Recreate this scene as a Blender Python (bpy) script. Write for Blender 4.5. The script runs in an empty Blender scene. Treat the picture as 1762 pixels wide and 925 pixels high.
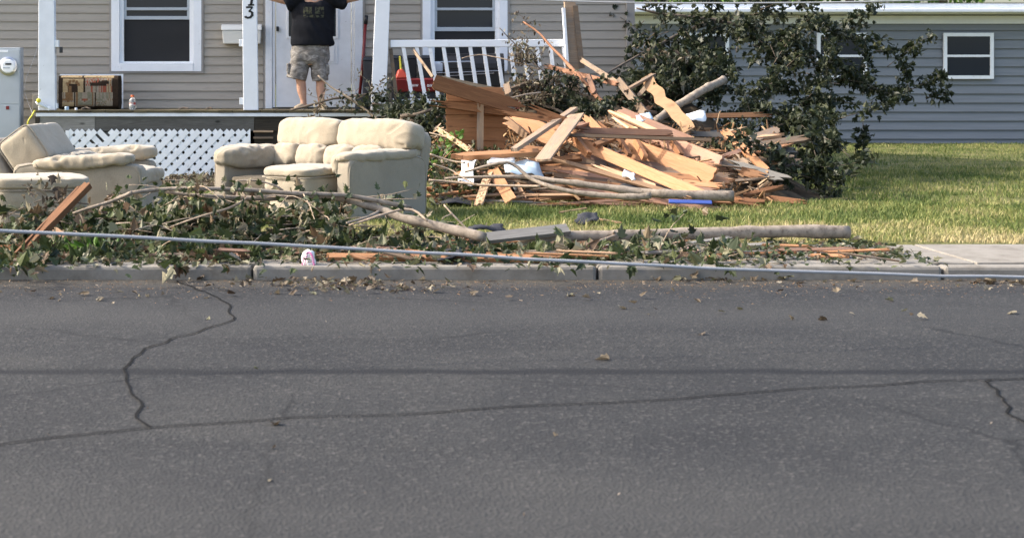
import bpy, bmesh, math, random
import numpy as np
from mathutils import Vector, Matrix, noise, Euler
random.seed(7); rng = np.random.default_rng(7)
S = bpy.context.scene; COL = S.collection
V = Vector
# ------------------------------------------------------------------ camera
FPX, CX, HY, CH = 3144.0, 600.0, 140.0, 1.3
cd = bpy.data.cameras.new('camera'); cam = bpy.data.objects.new('camera', cd); COL.objects.link(cam)
S.camera = cam
cam.location = (0, 0, CH); cam.rotation_euler = (math.radians(90), 0, 0)
cd.sensor_width = 36.0; cd.lens = 36.0 * FPX / 1762.0
cd.shift_x = (881 - CX) / 1762.0; cd.shift_y = -(462.5 - HY) / 1762.0
cd.clip_end = 2000
cd.dof.use_dof = True; cd.dof.focus_distance = 18.5; cd.dof.aperture_fstop = 5.0
# ------------------------------------------------------------------ light
SUN_AZ, SUN_EL = math.radians(-86), math.radians(37)     # azimuth from +Y towards +X : sun stands to the left
w = bpy.data.worlds.new('World'); S.world = w; w.use_nodes = True
nt = w.node_tree; bg = nt.nodes['Background']
sky = nt.nodes.new('ShaderNodeTexSky'); sky.sky_type = 'NISHITA'; sky.sun_disc = False
sky.dust_density = 4.0; sky.ozone_density = .6; sky.sun_elevation = SUN_EL; sky.sun_rotation = SUN_AZ
nt.links.new(sky.outputs[0], bg.inputs[0]); bg.inputs[1].default_value = 0.15
sl = bpy.data.lights.new('sun', 'SUN'); sl.energy = 2.15; sl.angle = math.radians(0.55); sl.color = (1, .93, .82)
so = bpy.data.objects.new('sun', sl); COL.objects.link(so)
sdir = V((math.sin(SUN_AZ) * math.cos(SUN_EL), math.cos(SUN_AZ) * math.cos(SUN_EL), math.sin(SUN_EL)))
so.rotation_euler = sdir.to_track_quat('Z', 'Y').to_euler(); so.location = (-20, 10, 20)
S.view_settings.view_transform = 'Standard'; S.view_settings.look = 'None'
S.view_settings.exposure = 1.5; S.view_settings.gamma = 1; S.view_settings.use_curve_mapping = False
S.cycles.max_bounces = 8; S.cycles.use_denoising = True

# ------------------------------------------------------------------ helpers
def P(px, py, Y):            # where a point of the place stands, from its sight line and its distance
    return V(((px - CX) * Y / FPX, Y, CH - (py - HY) * Y / FPX))
def X(px, Y): return (px - CX) * Y / FPX
def Z(py, Y): return CH - (py - HY) * Y / FPX
WM = {}
def put(o, parent=None, m=None):
    m = m or Matrix.Identity(4)
    COL.objects.link(o); WM[o.name] = m
    if parent is not None:
        o.parent = parent; o.matrix_parent_inverse = WM[parent.name].inverted()
    o.matrix_basis = m
    return o
def tag(o, label=None, cat=None, group=None, kind=None):
    if label: o['label'] = label
    if cat: o['category'] = cat
    if group: o['group'] = group
    if kind: o['kind'] = kind
    return o
def thing(name, label, cat, loc=(0, 0, 0), group=None, m=None):
    o = bpy.data.objects.new(name, None); o.empty_display_size = .1
    put(o, None, m or Matrix.Translation(V(loc)))
    return tag(o, label, cat, group)
def mesh(name, vs, fs, mats, parent=None, m=None, smooth=False, mi=None):
    me = bpy.data.meshes.new(name); me.from_pydata([tuple(v) for v in vs], [], fs)
    for mm in (mats if isinstance(mats, (list, tuple)) else [mats]): me.materials.append(mm)
    if mi is not None: me.polygons.foreach_set('material_index', mi)
    if smooth: me.polygons.foreach_set('use_smooth', [True] * len(me.polygons))
    me.update()
    return put(bpy.data.objects.new(name, me), parent, m)
class MB:
    def __init__(s): s.v = []; s.f = []
    def add(s, vs, fs):
        b = len(s.v); s.v += [V(x) for x in vs]; s.f += [tuple(b + i for i in f) for f in fs]; return s
    def hexa(s, a):           # 8 corners: bottom 4 ccw, top 4 ccw
        return s.add(a, [(3, 2, 1, 0), (4, 5, 6, 7), (0, 1, 5, 4), (1, 2, 6, 5), (2, 3, 7, 6), (3, 0, 4, 7)])
    def box(s, x0, x1, y0, y1, z0, z1):
        return s.hexa([(x0, y0, z0), (x1, y0, z0), (x1, y1, z0), (x0, y1, z0), (x0, y0, z1), (x1, y0, z1), (x1, y1, z1), (x0, y1, z1)])
    def bar(s, a, b, w_, t, up=(0, 0, 1)):
        a, b = V(a), V(b); d = (b - a).normalized(); u = V(up); u = (u - d * u.dot(d))
        if u.length < 1e-4: u = V((1, 0, 0)) - d * d.x
        u.normalize(); r = d.cross(u) * (w_ / 2); u = u * (t / 2)
        return s.hexa([a - r - u, a + r - u, b + r - u, b - r - u, a - r + u, a + r + u, b + r + u, b - r + u])
    def tube(s, pts, rad, n=8, cap=True):
        pts = [V(p) for p in pts]; rad = rad if isinstance(rad, (list, tuple)) else [rad] * len(pts)
        b = len(s.v); prev = None
        for i, p in enumerate(pts):
            d = (pts[min(i + 1, len(pts) - 1)] - pts[max(i - 1, 0)]).normalized()
            if prev is None:
                u = d.orthogonal().normalized()
            else:
                u = (prev - d * prev.dot(d)).normalized()
            prev = u; v_ = d.cross(u)
            for k in range(n):
                a = 2 * math.pi * k / n
                s.v.append(p + (u * math.cos(a) + v_ * math.sin(a)) * rad[i])
        for i in range(len(pts) - 1):
            for k in range(n):
                k2 = (k + 1) % n
                s.f.append((b + i * n + k, b + i * n + k2, b + (i + 1) * n + k2, b + (i + 1) * n + k))
        if cap:
            s.f.append(tuple(b + k for k in range(n))[::-1]); s.f.append(tuple(b + (len(pts) - 1) * n + k for k in range(n)))
        return s
    def lathe(s, prof, n=20, c=(0, 0, 0)):
        b = len(s.v); c = V(c)
        for r, z in prof:
            for k in range(n):
                a = 2 * math.pi * k / n; s.v.append(c + V((r * math.cos(a), r * math.sin(a), z)))
        for i in range(len(prof) - 1):
            for k in range(n):
                k2 = (k + 1) % n; s.f.append((b + i * n + k, b + i * n + k2, b + (i + 1) * n + k2, b + (i + 1) * n + k))
        s.f.append(tuple(b + k for k in range(n))[::-1]); s.f.append(tuple(b + (len(prof) - 1) * n + k for k in range(n)))
        return s
    def loft(s, rings, n=20):     # rings: (centre, u, v) half-axis vectors
        b = len(s.v)
        for c, u, v_ in rings:
            c, u, v_ = V(c), V(u), V(v_)
            for k in range(n):
                a = 2 * math.pi * k / n; s.v.append(c + u * math.cos(a) + v_ * math.sin(a))
        for i in range(len(rings) - 1):
            for k in range(n):
                k2 = (k + 1) % n; s.f.append((b + i * n + k, b + i * n + k2, b + (i + 1) * n + k2, b + (i + 1) * n + k))
        s.f.append(tuple(b + k for k in range(n))[::-1]); s.f.append(tuple(b + (len(rings) - 1) * n + k for k in range(n)))
        return s
    def build(s, name, mat, parent=None, m=None, smooth=False, bevel=0):
        o = mesh(name, s.v, s.f, mat, parent, m, smooth)
        if bevel:
            b = o.modifiers.new('bevel', 'BEVEL'); b.width = bevel; b.segments = 2; b.limit_method = 'ANGLE'
        return o
def box(name, mat, parent, x0, x1, y0, y1, z0, z1, bevel=0):
    return MB().box(min(x0, x1), max(x0, x1), min(y0, y1), max(y0, y1), min(z0, z1), max(z0, z1)).build(name, mat, parent, bevel=bevel)
def bake(o, voxel, smooth=4):      # joins lofts into one continuous skin
    r = o.modifiers.new('r', 'REMESH'); r.mode = 'VOXEL'; r.voxel_size = voxel
    if smooth:
        q = o.modifiers.new('s', 'SMOOTH'); q.iterations = smooth; q.factor = .5
    dg = bpy.context.evaluated_depsgraph_get(); me = bpy.data.meshes.new_from_object(o.evaluated_get(dg))
    o.modifiers.clear(); o.data = me
    me.polygons.foreach_set('use_smooth', [True] * len(me.polygons)); me.update()
    return o

# ------------------------------------------------------------------ materials
def node(nt, t, **kw):
    n = nt.nodes.new(t)
    for k, v_ in kw.items(): setattr(n, k, v_)
    return n
def newmat(name, rough=.8, spec=.3):
    m = bpy.data.materials.new(name); m.use_nodes = True; nt = m.node_tree; b = nt.nodes['Principled BSDF']
    b.inputs['Roughness'].default_value = rough; b.inputs['Specular IOR Level'].default_value = spec
    return m, nt, b
def coords(nt, stretch=(1, 1, 1), rnd=True):
    tc = node(nt, 'ShaderNodeTexCoord'); mp = node(nt, 'ShaderNodeMapping'); mp.inputs['Scale'].default_value = stretch
    nt.links.new(tc.outputs['Object'], mp.inputs['Vector'])
    if rnd:
        oi = node(nt, 'ShaderNodeObjectInfo'); ml = node(nt, 'ShaderNodeMath', operation='MULTIPLY'); ml.inputs[1].default_value = 37.0
        nt.links.new(oi.outputs['Random'], ml.inputs[0]); nt.links.new(ml.outputs[0], mp.inputs['Location'])
    return mp.outputs[0]
def nz(nt, vec, scale, detail=4, rough=.55, dist=0):
    n = node(nt, 'ShaderNodeTexNoise'); n.inputs['Scale'].default_value = scale; n.inputs['Detail'].default_value = detail
    n.inputs['Roughness'].default_value = rough; n.inputs['Distortion'].default_value = dist
    nt.links.new(vec, n.inputs['Vector']); return n.outputs['Fac']
def ramp(nt, fac, stops, interp='LINEAR'):
    r = node(nt, 'ShaderNodeValToRGB'); r.color_ramp.interpolation = interp; e = r.color_ramp.elements
    while len(e) < len(stops): e.new(.5)
    for el, (p, c) in zip(e, stops): el.position = p; el.color = (*c, 1) if len(c) == 3 else c
    nt.links.new(fac, r.inputs[0]); return r.outputs[0]
def mix(nt, fac, a, b, mode='MIX'):
    m = node(nt, 'ShaderNodeMix', data_type='RGBA', blend_type=mode)
    for sock, val in ((m.inputs[0], fac), (m.inputs[6], a), (m.inputs[7], b)):
        if isinstance(val, (int, float)): sock.default_value = val
        elif isinstance(val, tuple): sock.default_value = (*val, 1)
        else: nt.links.new(val, sock)
    return m.outputs[2]
def bump(nt, b, h, strength=.3, dist=.01):
    n = node(nt, 'ShaderNodeBump'); n.inputs['Strength'].default_value = strength; n.inputs['Distance'].default_value = dist
    nt.links.new(h, n.inputs['Height']); nt.links.new(n.outputs[0], b.inputs['Normal'])
def sc(c, k): return tuple(min(1, x * k) for x in c)
def plain(name, c, rough=.6, spec=.3, var=.12, scale=9, bmp=.1, metal=0, stretch=(1, 1, 1), dirt=None, dirt_at=(.55, .72), dirt_scale=14, rand=0):
    m, nt, b = newmat(name, rough, spec); b.inputs['Metallic'].default_value = metal
    vec = coords(nt, stretch); f = nz(nt, vec, scale)
    col = ramp(nt, f, [(.3, sc(c, 1 - var)), (.7, sc(c, 1 + var))])
    if dirt:
        d = nz(nt, vec, dirt_scale, 6, .7); df = ramp(nt, d, [(dirt_at[0], (0, 0, 0)), (dirt_at[1], (1, 1, 1))])
        col = mix(nt, df, col, dirt)
    if rand:
        oi = node(nt, 'ShaderNodeObjectInfo'); hs = node(nt, 'ShaderNodeHueSaturation'); mr = node(nt, 'ShaderNodeMapRange'); mr.inputs['To Min'].default_value = 1 - rand; mr.inputs['To Max'].default_value = 1 + rand; nt.links.new(oi.outputs['Random'], mr.inputs[0]); nt.links.new(mr.outputs[0], hs.inputs['Value']); nt.links.new(col, hs.inputs['Color']); col = hs.outputs[0]
    nt.links.new(col, b.inputs['Base Color'])
    if bmp: bump(nt, b, nz(nt, vec, scale * 8, 4), bmp, .005)
    return m
def wood(name, light, dark, rough=.75, knots=True, grey=0, contrast=.5):
    m, nt, b = newmat(name, rough, .2)
    vec = coords(nt, (1.2, 16, 16)); g = nz(nt, vec, 2.6, 8, .72, 1.6)
    vec2 = coords(nt, (.5, 3, 3)); g2 = nz(nt, vec2, 1.6, 3)
    col = ramp(nt, g, [(.28, dark), (.5, tuple((a + c) / 2 for a, c in zip(light, dark))), (.68, light)])
    col = mix(nt, ramp(nt, g2, [(.35, (0, 0, 0)), (.75, (.45, .45, .45))]), col, dark)
    if knots:
        vk = coords(nt, (2.2, 5, 5)); vo = node(nt, 'ShaderNodeTexVoronoi'); vo.inputs['Scale'].default_value = 1.3; nt.links.new(vk, vo.inputs['Vector'])
        kf = ramp(nt, vo.outputs['Distance'], [(.05, (1, 1, 1)), (.14, (0, 0, 0))]); col = mix(nt, kf, col, sc(dark, .4))
    if grey:
        gv = nz(nt, coords(nt, (1, 4, 4)), 2.5, 5, .7); col = mix(nt, ramp(nt, gv, [(.45, (0, 0, 0)), (.65, (grey,) * 3)]), col, (.2, .19, .175))
    oi = node(nt, 'ShaderNodeObjectInfo'); hs = node(nt, 'ShaderNodeHueSaturation')
    mr = node(nt, 'ShaderNodeMapRange'); mr.inputs['To Min'].default_value = .4; mr.inputs['To Max'].default_value = 1.2
    nt.links.new(oi.outputs['Random'], mr.inputs[0]); nt.links.new(mr.outputs[0], hs.inputs['Value']); nt.links.new(col, hs.inputs['Color'])
    nt.links.new(hs.outputs[0], b.inputs['Base Color']); bump(nt, b, g, .35, .004)
    return m
def leafmat(name, stops, rough=.55):
    m, nt, b = newmat(name, rough, .35)
    at = node(nt, 'ShaderNodeAttribute', attribute_name='rnd'); col = ramp(nt, at.outputs['Fac'], stops)
    nt.links.new(col, b.inputs['Base Color'])
    tr = node(nt, 'ShaderNodeBsdfTranslucent'); nt.links.new(col, tr.inputs['Color'])
    ms = node(nt, 'ShaderNodeMixShader'); ms.inputs[0].default_value = .22
    nt.links.new(b.outputs[0], ms.inputs[1]); nt.links.new(tr.outputs[0], ms.inputs[2]); nt.links.new(ms.outputs[0], nt.nodes['Material Output'].inputs[0])
    return m
MT = {}
MT['siding'] = plain('vinyl siding', (.345, .31, .265), .55, .35, .08, 2.0, .08, stretch=(.8, 1, 9), dirt=(.20, .175, .15), dirt_at=(.55, .85), dirt_scale=4, rand=.05)
MT['white'] = plain('white paint', (.80, .82, .86), .5, .35, .04, 5, .05, dirt=(.42, .42, .38), dirt_at=(.64, .76), dirt_scale=30)
MT['cleanwhite'] = plain('white vinyl', (.83, .85, .88), .45, .4, .03, 5, .03, dirt=(.52, .50, .45), dirt_at=(.58, .80), dirt_scale=9)
MT['dirtywhite'] = plain('weathered white paint', (.74, .77, .82), .6, .3, .06, 6, .1, dirt=(.13, .12, .10), dirt_at=(.66, .74), dirt_scale=22)
MT['cornerboard'] = plain('corner trim vinyl', (.30, .28, .26), .55, .3, .05, 3, .05)
MT['greymetal'] = plain('painted grey metal', (.42, .46, .50), .45, .4, .05, 4, .04)
MT['black'] = plain('black plastic', (.012, .012, .014), .45, .4, .2, 8, .05)
MT['charcoal'] = plain('charcoal plastic', (.03, .032, .036), .5, .4, .2, 8, .05)
MT['darkgap'] = plain('dark gap filler', (.02, .02, .022), .9, .1, .2, 5, 0)
MT['red'] = plain('red enamel', (.17, .014, .014), .35, .5, .1, 4, .03, dirt=(.12, .02, .02), dirt_at=(.6, .8), dirt_scale=9)
MT['orange'] = plain('orange plastic', (.36, .045, .022), .45, .4, .1, 4, .03)
MT['yellow'] = plain('yellow rubber', (.62, .55, .05), .5, .4, .1, 6, .03)
MT['blue'] = plain('blue plastic', (.05, .085, .30), .4, .4, .1, 6, .03)
MT['paleblue'] = plain('pale blue plastic', (.50, .62, .72), .4, .4, .1, 6, .03)
MT['chrome'] = plain('brushed metal', (.55, .56, .58), .3, .5, .05, 20, .02, metal=1)
MT['cable'] = plain('grey cable jacket', (.36, .365, .375), .5, .4, .05, 20, .05)
MT['beigebox'] = plain('beige plastic', (.44, .40, .33), .55, .3, .05, 6, .03)
MT['mailbox'] = plain('cream plastic', (.70, .69, .65), .45, .35, .05, 3, .03, dirt=(.35, .33, .29), dirt_at=(.66, .8), dirt_scale=10)
def chenille(name, c, stain, crease):
    m, nt, b = newmat(name, .95, .1); b.inputs['Sheen Weight'].default_value = .25; b.inputs['Sheen Roughness'].default_value = .6
    v0 = coords(nt); col = ramp(nt, nz(nt, v0, 3.2, 5, .6), [(.3, sc(c, .88)), (.7, sc(c, 1.08))]); col = mix(nt, ramp(nt, nz(nt, v0, 4.5, 6, .7), [(.52, (0, 0, 0)), (.78, (.9, .9, .9))]), col, stain)
    col = mix(nt, ramp(nt, nz(nt, v0, 120, 2, .5), [(.35, (.35, .35, .35)), (.6, (0, 0, 0))]), col, sc(c, .62))
    nt.links.new(col, b.inputs['Base Color'])
    rg = node(nt, 'ShaderNodeTexNoise', noise_type='RIDGED_MULTIFRACTAL'); rg.inputs['Scale'].default_value = 3.4; rg.inputs['Detail'].default_value = 2.5; rg.inputs['Distortion'].default_value = .9; nt.links.new(coords(nt, (1, 1.5, 1.1)), rg.inputs['Vector'])
    rr_ = ramp(nt, rg.outputs['Fac'], [(.25, (0, 0, 0)), (1.0, (1, 1, 1))]); n1 = node(nt, 'ShaderNodeBump'); n1.inputs['Strength'].default_value = crease; n1.inputs['Distance'].default_value = .03; n1.invert = True; nt.links.new(rr_, n1.inputs['Height'])
    n2 = node(nt, 'ShaderNodeBump'); n2.inputs['Strength'].default_value = .4; n2.inputs['Distance'].default_value = .004; nt.links.new(nz(nt, v0, 150, 2), n2.inputs['Height']); nt.links.new(n1.outputs[0], n2.inputs['Normal']); nt.links.new(n2.outputs[0], b.inputs['Normal'])
    return m
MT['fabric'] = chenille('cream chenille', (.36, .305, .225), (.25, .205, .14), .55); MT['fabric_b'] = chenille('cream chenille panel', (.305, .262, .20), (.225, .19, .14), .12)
MT['fabric_d'] = plain('shade dark fabric', (.10, .085, .065), .95, .1, .2, 9, .1)
MT['fir'] = wood('fresh fir', (.53, .285, .15), (.31, .145, .066), grey=.12)
MT['red_wood'] = wood('red brown fir', (.42, .205, .095), (.21, .092, .042))
MT['pale'] = wood('pale split pine', (.60, .405, .26), (.39, .225, .125))
MT['pinkw'] = wood('pinkish pine', (.46, .275, .19), (.27, .14, .09), grey=.3)
MT['tan'] = wood('tan lumber', (.43, .315, .215), (.235, .155, .10), grey=.5)
MT['brownw'] = wood('aged brown board', (.27, .18, .115), (.12, .075, .048), grey=.5)
MT['greywood'] = wood('weathered grey wood', (.33, .31, .28), (.15, .14, .125), knots=False, grey=.7)
MT['beamwood'] = wood('weathered rim board', (.34, .33, .31), (.13, .125, .115), knots=True, grey=.3)
MT['darkwood'] = wood('dark wood', (.10, .085, .065), (.035, .03, .025), knots=False)
MT['deckwood'] = wood('mossy deck board', (.17, .14, .085), (.07, .06, .035), knots=False)
MT['bark'] = plain('grey bark', (.30, .25, .20), .9, .1, .25, 14, .5, dirt=(.12, .095, .075), dirt_at=(.5, .7), dirt_scale=22)
MT['darkbark'] = plain('dark bark', (.15, .12, .095), .9, .1, .3, 14, .5)
MT['twig'] = plain('dry twig', (.40, .31, .23), .85, .1, .25, 30, .2)
MT['bare'] = plain('peeled red wood', (.38, .19, .11), .7, .2, .2, 10, .2, dirt=(.2, .10, .06), dirt_at=(.5, .7), dirt_scale=12)
MT['shingle'] = plain('asphalt shingle', (.045, .046, .052), .9, .15, .35, 60, .6)
MT['foam'] = plain('white foam', (.80, .80, .79), .6, .2, .04, 6, .1, dirt=(.5, .47, .42), dirt_at=(.6, .8))
MT['concrete'] = plain('concrete', (.27, .25, .22), .9, .15, .16, 3, .5, dirt=(.13, .115, .095), dirt_at=(.42, .72), dirt_scale=3)
MT['block'] = plain('grey block', (.22, .215, .20), .95, .1, .15, 7, .4, dirt=(.11, .105, .10), dirt_at=(.5, .7), dirt_scale=4)
MT['soil'] = plain('littered soil', (.06, .047, .033), .95, .1, .4, 6, .5)
MT['roofing'] = plain('roof shingles', (.08, .08, .085), .9, .1, .2, 20, .4)
MT['neighbour'] = plain('blue grey siding', (.20, .215, .235), .6, .3, .08, 2, .05, stretch=(.5, 1, 10))
MT['skin'] = plain('skin', (.50, .285, .20), .55, .35, .08, 6, .06)
MT['hair'] = plain('dark hair', (.03, .02, .014), .7, .3, .3, 40, .3)
MT['shoe'] = plain('tan canvas', (.36, .29, .21), .85, .15, .12, 20, .2)
MT['pinkcloth'] = plain('pink cloth', (.55, .20, .36), .9, .1, .1, 10, .2)
MT['ins'] = plain('pink board', (.48, .30, .27), .9, .1, .12, 8, .3)
MT['cardboard'] = plain('tan strip', (.33, .205, .115), .85, .15, .12, 5, .15, dirt=(.2, .125, .07), dirt_at=(.5, .75), dirt_scale=6)
MT['clear'], nt_, b_ = newmat('clear bottle plastic', .12, .5); b_.inputs['Base Color'].default_value = (.85, .9, .92, 1); b_.inputs['Transmission Weight'].default_value = .85
def glass(name, c=(.014, .022, .034), rough=.05):  # bluish reflection is put into the dark base colour of the panes
    m, nt, b = newmat(name, rough, .5); b.inputs['Base Color'].default_value = (*c, 1); b.inputs['IOR'].default_value = 1.6
    v_ = coords(nt, (1, 1, 1)); bump(nt, b, nz(nt, v_, 3, 2), .02, .01)
    return m
MT['glass'] = glass('window glass'); MT['screen'] = plain('insect screen', (.022, .022, .024), .6, .25, .1, 3, .05)
def osb():
    m, nt, b = newmat('strand board', .85, .15); v_ = coords(nt, (1, 1, 1)); vo = node(nt, 'ShaderNodeTexVoronoi'); vo.inputs['Scale'].default_value = 26
    mp = coords(nt, (1, 2.2, 1)); nt.links.new(mp, vo.inputs['Vector'])
    c = ramp(nt, vo.outputs['Color'], [(.2, (.11, .065, .035)), (.35, (.32, .215, .13)), (.7, (.42, .295, .185)), (.95, (.50, .375, .255))])
    nt.links.new(c, b.inputs['Base Color']); return m
MT['osb'] = osb()
def camo():
    m, nt, b = newmat('camouflage cotton', .95, .1); v_ = coords(nt, (1, 1, 1.9)); a = nz(nt, v_, 9, 3, .5, 1.5); c2 = nz(nt, coords(nt, (1.3, 1, 2.1)), 14, 3, .5, 1.2)
    c = ramp(nt, a, [(0, (.135, .125, .115)), (.42, (.19, .178, .165)), (.54, (.25, .235, .22)), (.64, (.34, .32, .30))], 'CONSTANT')
    c = mix(nt, ramp(nt, c2, [(.6, (0, 0, 0)), (.63, (.7, .7, .7))], 'CONSTANT'), c, (.15, .13, .11))
    nt.links.new(c, b.inputs['Base Color']); bump(nt, b, a, .2, .01); return m
MT['camo'] = camo()
def shirtmat(cx, z0, z1):       # black cotton with a faded printed block on the chest
    m, nt, b = newmat('black cotton with faded print', .95, .1); tc = node(nt, 'ShaderNodeTexCoord'); sp = node(nt, 'ShaderNodeSeparateXYZ'); nt.links.new(tc.outputs['Object'], sp.inputs[0])
    def inside(o, a, c_):
        g = node(nt, 'ShaderNodeMath', operation='GREATER_THAN'); g.inputs[1].default_value = a; nt.links.new(o, g.inputs[0])
        l = node(nt, 'ShaderNodeMath', operation='LESS_THAN'); l.inputs[1].default_value = c_; nt.links.new(o, l.inputs[0])
        k = node(nt, 'ShaderNodeMath', operation='MULTIPLY'); nt.links.new(g.outputs[0], k.inputs[0]); nt.links.new(l.outputs[0], k.inputs[1]); return k.outputs[0]
    def mul(a, c_):
        k = node(nt, 'ShaderNodeMath', operation='MULTIPLY'); nt.links.new(a, k.inputs[0]); nt.links.new(c_, k.inputs[1]); return k.outputs[0]
    def add(a, c_):
        k = node(nt, 'ShaderNodeMath', operation='MAXIMUM'); nt.links.new(a, k.inputs[0]); nt.links.new(c_, k.inputs[1]); return k.outputs[0]
    xx, yy, zz = sp.outputs[0], sp.outputs[1], sp.outputs[2]; front = inside(yy, -50, 25.0)
    blk = add(mul(inside(xx, cx - .06, cx + .055), inside(zz, z0 + .05, z1)), mul(inside(xx, cx + .10, cx + .22), inside(zz, z0 + .05, z1)))
    blk = add(blk, mul(inside(xx, cx - .06, cx + .22), inside(zz, z0, z0 + .035)))
    n_ = nz(nt, coords(nt, (1, 1, 1), False), 38, 2, .6); nf = ramp(nt, n_, [(.44, (0, 0, 0)), (.52, (1, 1, 1))])
    fac = mul(mul(blk, front), nf)
    base = ramp(nt, nz(nt, coords(nt, (1, 1, 1), False), 6), [(.3, (.008, .009, .012)), (.7, (.014, .015, .019))])
    nt.links.new(mix(nt, fac, base, (.065, .066, .042)), b.inputs['Base Color']); return m
GREEN = [(0, (.020, .030, .012)), (.35, (.042, .06, .02)), (.58, (.075, .095, .03)), (.68, (.15, .15, .08)), (.80, (.29, .27, .185)), (.90, (.15, .10, .055)), (1, (.10, .06, .035))]
DRY = [(0, (.04, .028, .02)), (.3, (.09, .065, .04)), (.55, (.16, .125, .08)), (.75, (.27, .23, .165)), (.9, (.08, .085, .04)), (1, (.36, .31, .23))]
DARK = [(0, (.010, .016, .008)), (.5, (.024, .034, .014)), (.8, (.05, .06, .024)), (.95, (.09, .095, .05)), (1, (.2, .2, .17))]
LIVE = [(0, (.05, .11, .015)), (.5, (.10, .20, .03)), (1, (.18, .28, .06))]
MT['leaf'] = leafmat('wilting leaves', GREEN); MT['dry'] = leafmat('dry leaves', DRY); MT['dark'] = leafmat('dark leaves', DARK); MT['live'] = leafmat('green leaves', LIVE)
MT['grass'] = leafmat('grass blades', [(0, (.06, .095, .02)), (.35, (.13, .17, .04)), (.6, (.26, .26, .085)), (1, (.46, .38, .20))], .7)
MT['chips'] = leafmat('wood chips', [(0, (.10, .06, .035)), (.5, (.34, .19, .09)), (.8, (.5, .33, .18)), (1, (.62, .5, .38))], .8)
def lawnmat():
    m, nt, b = newmat('lawn soil and thatch', .95, .1); a = nz(nt, coords(nt, (1, 1, 1), False), 1.3, 5); c = nz(nt, coords(nt, (1, 1, 1), False), 30, 4)
    col = ramp(nt, a, [(.35, (.08, .095, .03)), (.6, (.16, .155, .06)), (.75, (.24, .20, .11))]); col = mix(nt, ramp(nt, c, [(.4, (0, 0, 0)), (.8, (.7, .7, .7))]), col, (.05, .045, .02))
    nt.links.new(col, b.inputs['Base Color']); bump(nt, b, c, .6, .02); return m
MT['lawn'] = lawnmat()
def roadmat():
    m, nt, b = newmat('asphalt', .85, .25); C0 = coords(nt, (1, 1, 1), False); a = nz(nt, C0, .9, 7, .65); c = nz(nt, C0, 55, 2, .5); c3 = nz(nt, coords(nt, (.25, 1.6, 1), False), 1.1, 5, .6)
    vo2 = node(nt, 'ShaderNodeTexVoronoi'); vo2.inputs['Scale'].default_value = 70; nt.links.new(C0, vo2.inputs['Vector'])
    col = ramp(nt, a, [(.3, (.017, .017, .018)), (.5, (.026, .026, .026)), (.7, (.038, .037, .035))])
    col = mix(nt, ramp(nt, c3, [(.5, (0, 0, 0)), (.7, (.6, .6, .6))]), col, (.016, .016, .016))
    col = mix(nt, ramp(nt, vo2.outputs['Color'], [(.72, (0, 0, 0)), (.9, (.85, .85, .85))]), col, (.085, .08, .075))
    col = mix(nt, ramp(nt, c, [(.3, (.8, .8, .8)), (.48, (0, 0, 0))]), col, (.006, .006, .006))
    vo = node(nt, 'ShaderNodeTexVoronoi', feature='DISTANCE_TO_EDGE'); vo.inputs['Scale'].default_value = .42
    mpn = node(nt, 'ShaderNodeMix', data_type='VECTOR'); nn = node(nt, 'ShaderNodeTexNoise'); nn.inputs['Scale'].default_value = 2.2; nn.inputs['Detail'].default_value = 8; nn.inputs['Roughness'].default_value = .7; nt.links.new(C0, nn.inputs['Vector'])
    mpn.inputs[0].default_value = .22; nt.links.new(C0, mpn.inputs[4]); nt.links.new(nn.outputs['Color'], mpn.inputs[5]); nt.links.new(mpn.outputs[1], vo.inputs['Vector'])
    ck = ramp(nt, vo.outputs['Distance'], [(.0, (1, 1, 1)), (.0055, (0, 0, 0))]); br = ramp(nt, nz(nt, C0, .6, 2), [(.42, (0, 0, 0)), (.52, (1, 1, 1))])
    col = mix(nt, mix(nt, 1.0, ck, br, 'MULTIPLY'), col, (.008, .008, .008))
    sp_ = node(nt, 'ShaderNodeSeparateXYZ'); nt.links.new(C0, sp_.inputs[0]); ad = node(nt, 'ShaderNodeMath', operation='MULTIPLY_ADD'); nt.links.new(nz(nt, C0, 3, 5, .6), ad.inputs[0]); ad.inputs[1].default_value = .16; nt.links.new(sp_.outputs[1], ad.inputs[2])
    mrg = node(nt, 'ShaderNodeMapRange'); mrg.inputs['From Min'].default_value = 4; mrg.inputs['From Max'].default_value = 14; nt.links.new(ad.outputs[0], mrg.inputs[0])
    seam = ramp(nt, mrg.outputs[0], [(.483, (0, 0, 0)), (.488, (1, 1, 1)), (.497, (1, 1, 1)), (.502, (0, 0, 0))]); col = mix(nt, seam, col, (.009, .009, .010))
    trk = ramp(nt, mrg.outputs[0], [(.12, (0, 0, 0)), (.2, (.5, .5, .5)), (.3, (0, 0, 0)), (.62, (0, 0, 0)), (.7, (.5, .5, .5)), (.8, (0, 0, 0))]); col = mix(nt, trk, col, (.045, .044, .042))
    dst = ramp(nt, mrg.outputs[0], [(.84, (0, 0, 0)), (.90, (.75, .75, .75))]); col = mix(nt, dst, col, (.075, .066, .053))
    nt.links.new(col, b.inputs['Base Color']); bump(nt, b, vo2.outputs['Distance'], .7, .006); return m
MT['road'] = roadmat()

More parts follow.
